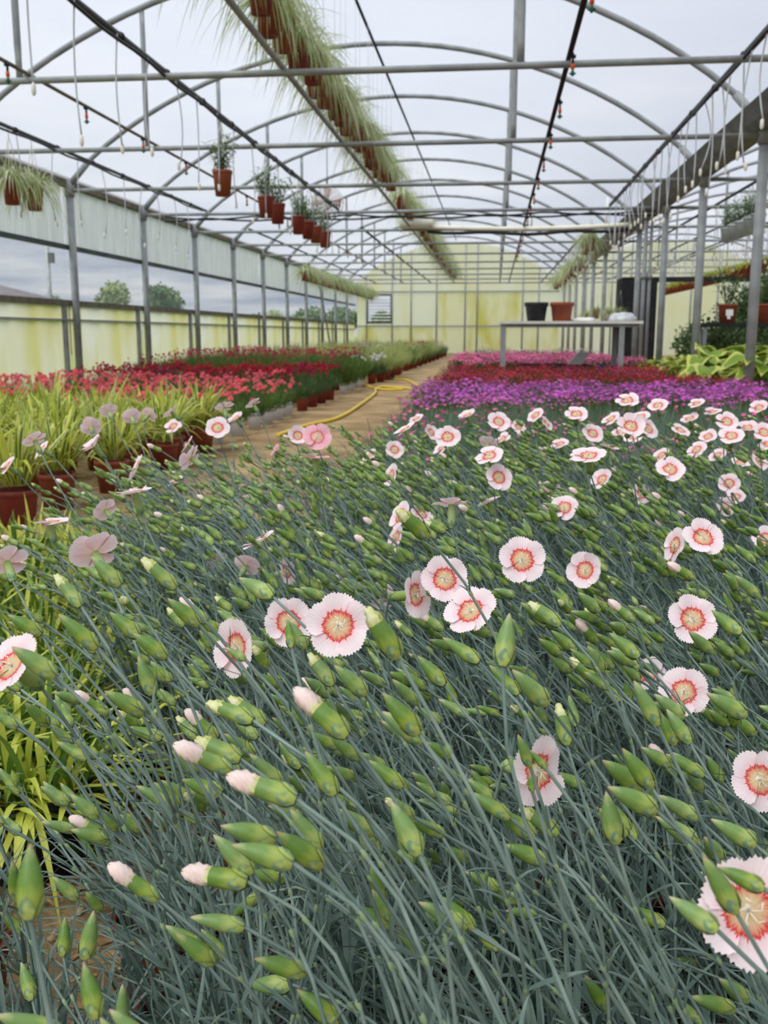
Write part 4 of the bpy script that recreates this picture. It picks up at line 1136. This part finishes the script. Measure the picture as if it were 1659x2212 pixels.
for i, (px, py) in enumerate(((482, 428), (575, 470), (600, 482), (645, 505), (665, 512), (682, 520), (702, 532))):
    r_ = ray(px, py); yy = EYE.y + r_.y * (XB / r_.x)
    hang('leafy_hanging_plant', 'leafy green plant in a terracotta pot hung from the dark cabled pipe' if i else 'leafy hanging plant alone in front of its row on the cabled pipe', 'leafy hanging pots' if i else None, XB, yy, 1.22 + CAMH, W2, OL[rr.randrange(4)], fn='leafy_shoots')
for y in (18.4, 19.2, 20.0, 22, 23, 24.2, 25.4, 26.8, 28.2):
    hang('spider_plant', 'spider plant hung from the dark pipe above the table end', 'spider plants above the table', XD, y, 1.22 + CAMH + (.25 if y < 20 else 0), W2, SP[rr.randrange(5)])
for x, y, z in ((2.4, 19.5, 1.05), (2.4, 24, 1.2), (2.4, 26.5, 1.15), (2.4, 21.5, 1.1)):
    hang('spider_plant', 'spider plant in a low pot hung beside the gutter posts', 'low spider plants beside the gutter posts', x, y, z, wire_mesh(ZG - z + .02), SP[rr.randrange(5)], scale=.8)
# neighbouring bay: grey pots, terracotta row
P_gr = pot_mesh(.19, .2, 'grey_pot')
for i in range(5):
    p = Vector((XR + .75, 14.7 - .42 * i, 1.28 + CAMH))
    hang('grey_hanging_plant', 'bushy plant in a pale grey hanging pot in the neighbouring bay', 'grey hanging pots', p.x, p.y, p.z, wire_mesh(ZT + .08 - p.z), OL[i % 4], pot=P_gr, fn='leafy_shoots')
LM = []
for v in range(3):
    r2 = random.Random(650 + v); LM.append(mound(r2, 110, .08, .19, (5, 85), (.1, .24), .014, (.2, .8), 2, .2, 4).mesh('trailing_leaves', ['lime_leaf', 'leaf_mid']))
y = 15.0
while y < 30:
    hang('trailing_hanging_plant', 'lime green trailing plant in a terracotta pot of the neighbouring hanging row', 'hanging row in the neighbouring bay', 4.9, y, 1.1 + CAMH, W2, LM[rr.randrange(3)], fn='trailing_leaves'); y += .34
pipe('hanging_pipe', 4.9, ZT + .06, 6, YE - 3, .02, 'steel_dark', 'dark pipe holding the terracotta hanging row of the neighbouring bay')

#=====================================================================  TABLE AND THINGS ON IT
TY = 12.9
tl = at_y(1078, 691, TY); tr = at_y(1390, 696, TY); ztop = .5 * (tl.z + tr.z)
t = thing('work_table', 'long white topped work table on grey steel legs', 'table', (0, TY, 0))
q = MB(); q.box((tl.x, 0, ztop - .035), (tr.x, .85, ztop)); obj('tabletop', q.mesh('tabletop', ['table_top'], False), t)
q = MB(); q.box((tl.x + .04, .04, ztop - .075), (tr.x - .04, .81, ztop - .035)); obj('apron', q.mesh('apron', ['steel'], False), t)
q = MB(); q.box((-.033, -.033, 0), (.033, .033, ztop - .036)); lg = q.mesh('leg', ['steel'], False)
for x in (tl.x + .06, tr.x - .26):
    for y in (.06, .79): obj('leg', lg, t, (x, y, 0))
def big_pot(px, mat, label, name):
    p = at_y(px, 688, TY + .3); p.z = ztop + .001
    t = thing(name, label, 'pot', p)
    q = MB(); q.lathe([(.02, .012), (.1, .012), (.105, 0), (.118, 0), (.143, .19), (.158, .195), (.158, .245), (.146, .245), (.138, .19), (.11, .02), (.001, .02)], 24)
    obj('pot_body', q.mesh('pot_body', [mat]), t)
big_pot(1158, 'black_plastic', 'large empty black plastic pot on the work table', 'plant_pot')
big_pot(1213, 'terracotta', 'large empty terracotta pot on the work table', 'plant_pot')
def bag(px, w_, h_, d_, label, mat, seed):
    p = at_y(px, 690, TY + .35); rr2 = random.Random(seed); q = MB(); n, m_ = 14, 6; vs = []
    for j in range(m_ + 1):
        b = math.pi * .5 * j / m_
        for i in range(n):
            a = 2 * math.pi * i / n; k = (math.cos(b) ** .5 if j < m_ else 0.02) * rr2.uniform(.88, 1.1)
            vs.append((w_ * .5 * k * math.cos(a), d_ * .5 * k * math.sin(a), h_ * math.sin(b) * rr2.uniform(.85, 1.1) if j else 0))
    q.add(vs, [(j * n + i, j * n + (i + 1) % n, (j + 1) * n + (i + 1) % n, (j + 1) * n + i) for j in range(m_) for i in range(n)] + [tuple(range(n))[::-1]])
    single('plastic_bag', q, [mat], label, 'bag', loc=(p.x, p.y, ztop + .001))
bag(1262, .36, .05, .3, 'flat white plastic bag lying on the work table beside the terracotta pot', 'white_plastic', 3)
bag(1345, .38, .11, .32, 'clear crumpled plastic bag of grey liners on the table end', 'bag_plastic', 4)
# black cabinet
cp = at_y(1335, 700, 19.6); cq = at_y(1416, 700, 19.6)
t = thing('tall_cabinet', 'tall black cabinet standing behind the gutter posts', 'cabinet', (cp.x, 19.6, 0)); wd = cq.x - cp.x
q = MB(); q.box((0, 0, .04), (wd, .5, 1.9)); obj('body', q.mesh('body', ['cabinet_black'], False), t)
q = MB(); q.box((.02, -.02, .08), (wd / 2 - .005, 0, 1.86)); q2 = MB(); q2.box((wd / 2 + .005, -.02, .08), (wd - .02, 0, 1.86))
d1 = obj('door', q.mesh('door', ['black_plastic'], False), t); d2 = obj('door', q2.mesh('door', ['black_plastic'], False), t)
q = MB(); q.box((wd / 2 - .06, -.04, .95), (wd / 2 - .04, -.02, 1.1)); obj('handle', q.mesh('handle', ['steel_dark'], False), d1)
q = MB(); q.box((.03, .03, 0), (wd - .03, .47, .04)); obj('plinth', q.mesh('plinth', ['black_plastic'], False), t)
# extra gutter downpipes by the cabinet
for px, lb in ((1386, 'grey downpipe standing beside the gutter post near the cabinet'), (1398, 'slim second downpipe between the gutter posts near the cabinet')):
    p = at_y(px, 700, 17.0); q = MB(); q.tube([(0, 0, 0), (0, 0, ZG - .08)], .035 if px < 1390 else .028, 8); q.tube([(0, 0, 1.75), (0, 0, 1.82)], .05, 8)
    single('downpipe', q, ['steel'], lb, 'pipe', loc=(p.x, p.y, 0))
# crates and tools below the table
def crate(x, y, z, w_, d_, h_, mat, label, grp=None):
    t = thing('crate', label, 'crate', (x, y, z), 0, grp)
    q = MB(); q.box((-w_ / 2, -d_ / 2, 0), (w_ / 2, d_ / 2, .015)); obj('base', q.mesh('base', [mat], False), t)
    for a, b, c, d in ((-w_ / 2, w_ / 2, -d_ / 2, -d_ / 2 + .015), (-w_ / 2, w_ / 2, d_ / 2 - .015, d_ / 2), (-w_ / 2, -w_ / 2 + .015, -d_ / 2 + .015, d_ / 2 - .015), (w_ / 2 - .015, w_ / 2, -d_ / 2 + .015, d_ / 2 - .015)):
        q = MB(); q.box((a, c, .015), (b, d, h_)); obj('side', q.mesh('side', [mat], False), t)
xa = at_y(1190, 780, 13.4).x
for i in range(2): crate(xa + .02 * i, 13.4, .22 * i, 1.0, .5, .219, 'black_plastic', ('lower black crate of the stack under the table', 'upper black crate of the stack under the table')[i])
xb = at_y(1319, 790, 13.2).x; crate(xb, 13.25, 0, .3, .35, .42, 'blue_plastic', 'deep blue plastic crate under the table end')
p = at_y(1248, 775, 13.3)
q = MB(); q.add([(-.13, -.1, 0), (.05, -.1, 0), (.16, -.1, .16), (.02, -.1, .16), (-.13, .1, 0), (.05, .1, 0), (.16, .1, .16), (.02, .1, .16)], [(3, 2, 1, 0), (4, 5, 6, 7), (0, 1, 5, 4), (1, 2, 6, 5), (2, 3, 7, 6), (3, 0, 4, 7)])
single('grey_board', q, ['grey_scoop'], 'slanting grey plastic board on the crates under the table', 'board', smooth=False, loc=(p.x, 13.4, .44))

# black sheet at the side bed
p = at_z(330, 800, .0)
q = MB(); n = 12; vs = []; r2 = random.Random(3)
for j in range(n + 1):
    for i in range(n + 1):
        u, v = i / n, j / n
        vs.append((-.75 + 1.5 * u, -.4 + .8 * v, .02 + .48 * (max(0, math.sin(math.pi * min(1, u * 1.15))) ** .8) * math.sin(math.pi * v) ** .5 * (.6 + .4 * u) + r2.uniform(-.02, .02)))
q.add(vs, [(j * (n + 1) + i, j * (n + 1) + i + 1, (j + 1) * (n + 1) + i + 1, (j + 1) * (n + 1) + i) for j in range(n) for i in range(n)])
single('plastic_sheet', q, ['black_plastic'], 'crumpled black plastic sheet heaped beside the crimson carnations', 'sheet', loc=(-4.35, 12.6, 0))

# hose
hp_ = [(600, 940), (631, 929), (670, 917), (716, 907), (749, 893), (778, 874), (800, 858), (811, 848), (813, 839), (829, 835), (850, 837), (872, 838), (890, 840)]
def ground_path(pp, z): return [at_z(a, b, z) for a, b in pp]
def smooth_path(P, n=5):
    out = []
    for i in range(len(P) - 1):
        a, b, c, d = P[max(0, i - 1)], P[i], P[i + 1], P[min(len(P) - 1, i + 2)]
        for k in range(n):
            t = k / n; out.append(.5 * ((2 * b) + (c - a) * t + (2 * a - 5 * b + 4 * c - d) * t * t + (3 * b - a - 3 * c + d) * t ** 3))
    return out + [P[-1]]
t = thing('garden_hose', 'yellow garden hose winding along the sandy path', 'hose')
q = MB(); q.tube(smooth_path(ground_path(hp_, .03)), .017, 8); obj('hose', q.mesh('hose', ['hose_yellow']), t)
hq = [(778, 828), (795, 834), (812, 839), (840, 842), (870, 841)]
q = MB(); q.tube(smooth_path(ground_path(hq, .03)), .017, 8); obj('hose', q.mesh('hose', ['hose_yellow']), t)
hr = [(798, 823), (815, 820), (836, 819), (860, 819), (880, 821), (900, 832), (915, 840)]
P3 = smooth_path(ground_path(hr, .03)); q = MB(); q.tube(P3, .017, 8); obj('hose', q.mesh('hose', ['hose_yellow']), t)
q = MB(); q.tube(P3[10:14], .026, 8); obj('connector', q.mesh('connector', ['green_plastic']), t)

# hostas
def hosta_leaf(seed):
    r2 = random.Random(seed); q = MB(); nl, nw = 9, 6; L, W = .27, .105; vs = []
    for i in range(nl + 1):
        t = i / nl; wd_ = W * (math.sin(math.pi * min(1, t ** .75)) ** .8) * (1 if t < .97 else .2) + .002
        for j in range(nw + 1):
            u = 2 * j / nw - 1
            vs.append((L * t, wd_ * u, .05 * math.sin(t * 2.2) - .14 * t * t * L / .27 + .25 * wd_ * abs(u) + .006 * math.sin(u * 9) ** 2 + .012 * math.sin(t * 9 + seed) * abs(u)))
    o = 0
    for i in range(nl):
        for j in range(nw):
            q.add([], []); q.f.append((i * 7 + j, i * 7 + j + 1, (i + 1) * 7 + j + 1, (i + 1) * 7 + j)); q.m.append(1 if j in (0, nw - 1) or i == nl - 1 else 0)
    q.v = [tuple(v) for v in vs]
    return q.mesh('leaf', ['hosta_green', 'hosta_edge'])
HL = [hosta_leaf(s) for s in range(4)]
stalk = MB(); stalk.tube([(0, 0, 0), (.05, 0, .14), (.12, 0, .24)], [.006, .005, .004], 5); STK = stalk.mesh('stalk', ['leaf_mid'])
P_ho = pot_mesh(.22, .2, 'brown_pot')
def hosta(x, y, label, grp, s_=1.0, n=15):
    t = thing('hosta', label, 'foliage plant', (x, y, 0), rr.uniform(0, 6), grp, scale=s_); obj('pot', P_ho, t)
    for i in range(n):
        a = i * 2.4; tilt = rr.uniform(-.25, .75); st = obj('leaf_stalk', STK, t, (.03 * math.cos(a), .03 * math.sin(a), .17), (0, -tilt * .6, a), rr.uniform(.8, 1.25))
        obj('leaf', HL[rr.randrange(4)], st, (.12, 0, .24), (rr.uniform(-.3, .3), rr.uniform(-.2, .3), 0), rr.uniform(.8, 1.15))
for x, y in ((2.25, 10.6), (2.5, 11.3), (2.9, 10.9), (2.95, 11.8), (2.25, 11.9), (3.3, 12.0), (2.75, 10.2), (2.6, 12.3)): hosta(x, y, 'large hosta with yellow edged green leaves under the valley gutter', 'hostas under the valley gutter', rr.uniform(1.0, 1.25))
for x, y in ((2.4, 13.6), (2.3, 14.6), (2.75, 14.2), (3.1, 13.4), (2.5, 15.4)): hosta(x, y, 'smaller hosta behind the large ones near the table', 'hostas near the table', .85, 12)
# shrubs of the neighbouring bay
def shrub(x, y, h, rx, mat, label, grp, pot=True, z=0.0, seed=0):
    t = thing('potted_shrub', label, 'shrub', (x, y, z), 0, grp); r2 = random.Random(int(x * 100 + y * 37) + seed); q = MB()
    for i in range(6):
        a = r2.uniform(0, 6.28); k = rx * r2.uniform(0, .5)
        leaf_cloud(q, (k * math.cos(a), k * math.sin(a), .25 + (h - .25) * r2.uniform(.3, .8)), rx * .65, (h - .2) * .3, 130, .035, 0, r2)
    obj('foliage', q.mesh('foliage', [mat]), t, kind='stuff')
    q = MB(); q.tube([(0, 0, .15), (.02, .02, h * .5), (0, 0, h * .8)], [.014, .01, .004], 6); obj('stem', q.mesh('stem', ['bark']), t)
    obj('pot', P_ho, t)
for x, y, h, rx in ((3.15, 14.8, 1.05, .42), (3.75, 14.6, 1.85, .5), (3.35, 16.4, 1.0, .4), (4.1, 15.6, 1.75, .5), (3.55, 14.0, 1.55, .42), (4.35, 16.8, 1.8, .5), (3.9, 16.6, 1.5, .5), (4.7, 18.2, 1.9, .55), (4.1, 17.2, 1.25, .45), (4.9, 17.6, 1.4, .5), (3.9, 12.4, 1.05, .4), (5.4, 18.5, 1.5, .5), (3.6, 18.6, .9, .4)):
    shrub(x, y, h, rx, 'foliage_dark', 'dark leafy potted shrub in the neighbouring bay', 'dark shrubs in the neighbouring bay')
shrub(4.0, 15.6, 1.5, .38, 'foliage_purple', 'dark purple-leaved potted shrub in the neighbouring bay', None)
shrub(3.35, 12.45, .75, .3, 'foliage_green', 'mid green potted shrub next to the hostas', None)
# plant shelf with pots
t = thing('plant_shelf', 'black rail shelf holding potted plants in the neighbouring bay', 'shelf', (2.62, 12.9, 0))
for z in (.98,):
    q = MB(); q.box((0, 0, z - .05), (2.6, .04, z)); q.box((0, .31, z - .05), (2.6, .35, z)); obj('rail', q.mesh('rail', ['black_plastic'], False), t)
    q = MB(); q.box((0, .04, z - .03), (2.6, .31, z - .01)); obj('board', q.mesh('board', ['steel_dark'], False), t)
q = MB(); q.box((-.02, -.02, 0), (.02, .02, .93)); lg = q.mesh('leg', ['steel'], False)
for x in (.05, 2.5):
    for y in (.03, .32): obj('leg', lg, t, (x, y, 0))
P_sh = pot_mesh(.26, .24, 'terracotta')
for i, (x, lb) in enumerate(((2.97, 'leafy plant in a terracotta pot with a white label on the black shelf'), (3.42, 'leafy plant in a plain terracotta pot on the black shelf'))):
    t = thing('shelf_plant', lb, 'potted plant', (x, 13.075, .981)); obj('pot', P_sh, t); obj('leafy_shoots', OL[i], t, kind='stuff', scale=1.3)
    if i == 0:
        q = MB(); q.box((-.05, -.126, .09), (.04, -.120, .17)); q.box((-.03, -.124, .05), (.01, -.116, .09)); obj('label_tag', q.mesh('label_tag', ['label_white'], False), t)
m = MB(); m.box((XR + .1, 21.0, 1.9), (XR + 3.9, 21.08, 2.0))
t = single('black_crossbar', m, ['black_plastic'], 'black horizontal crossbar between posts in the neighbouring bay', 'bar', kind='structure', smooth=False)
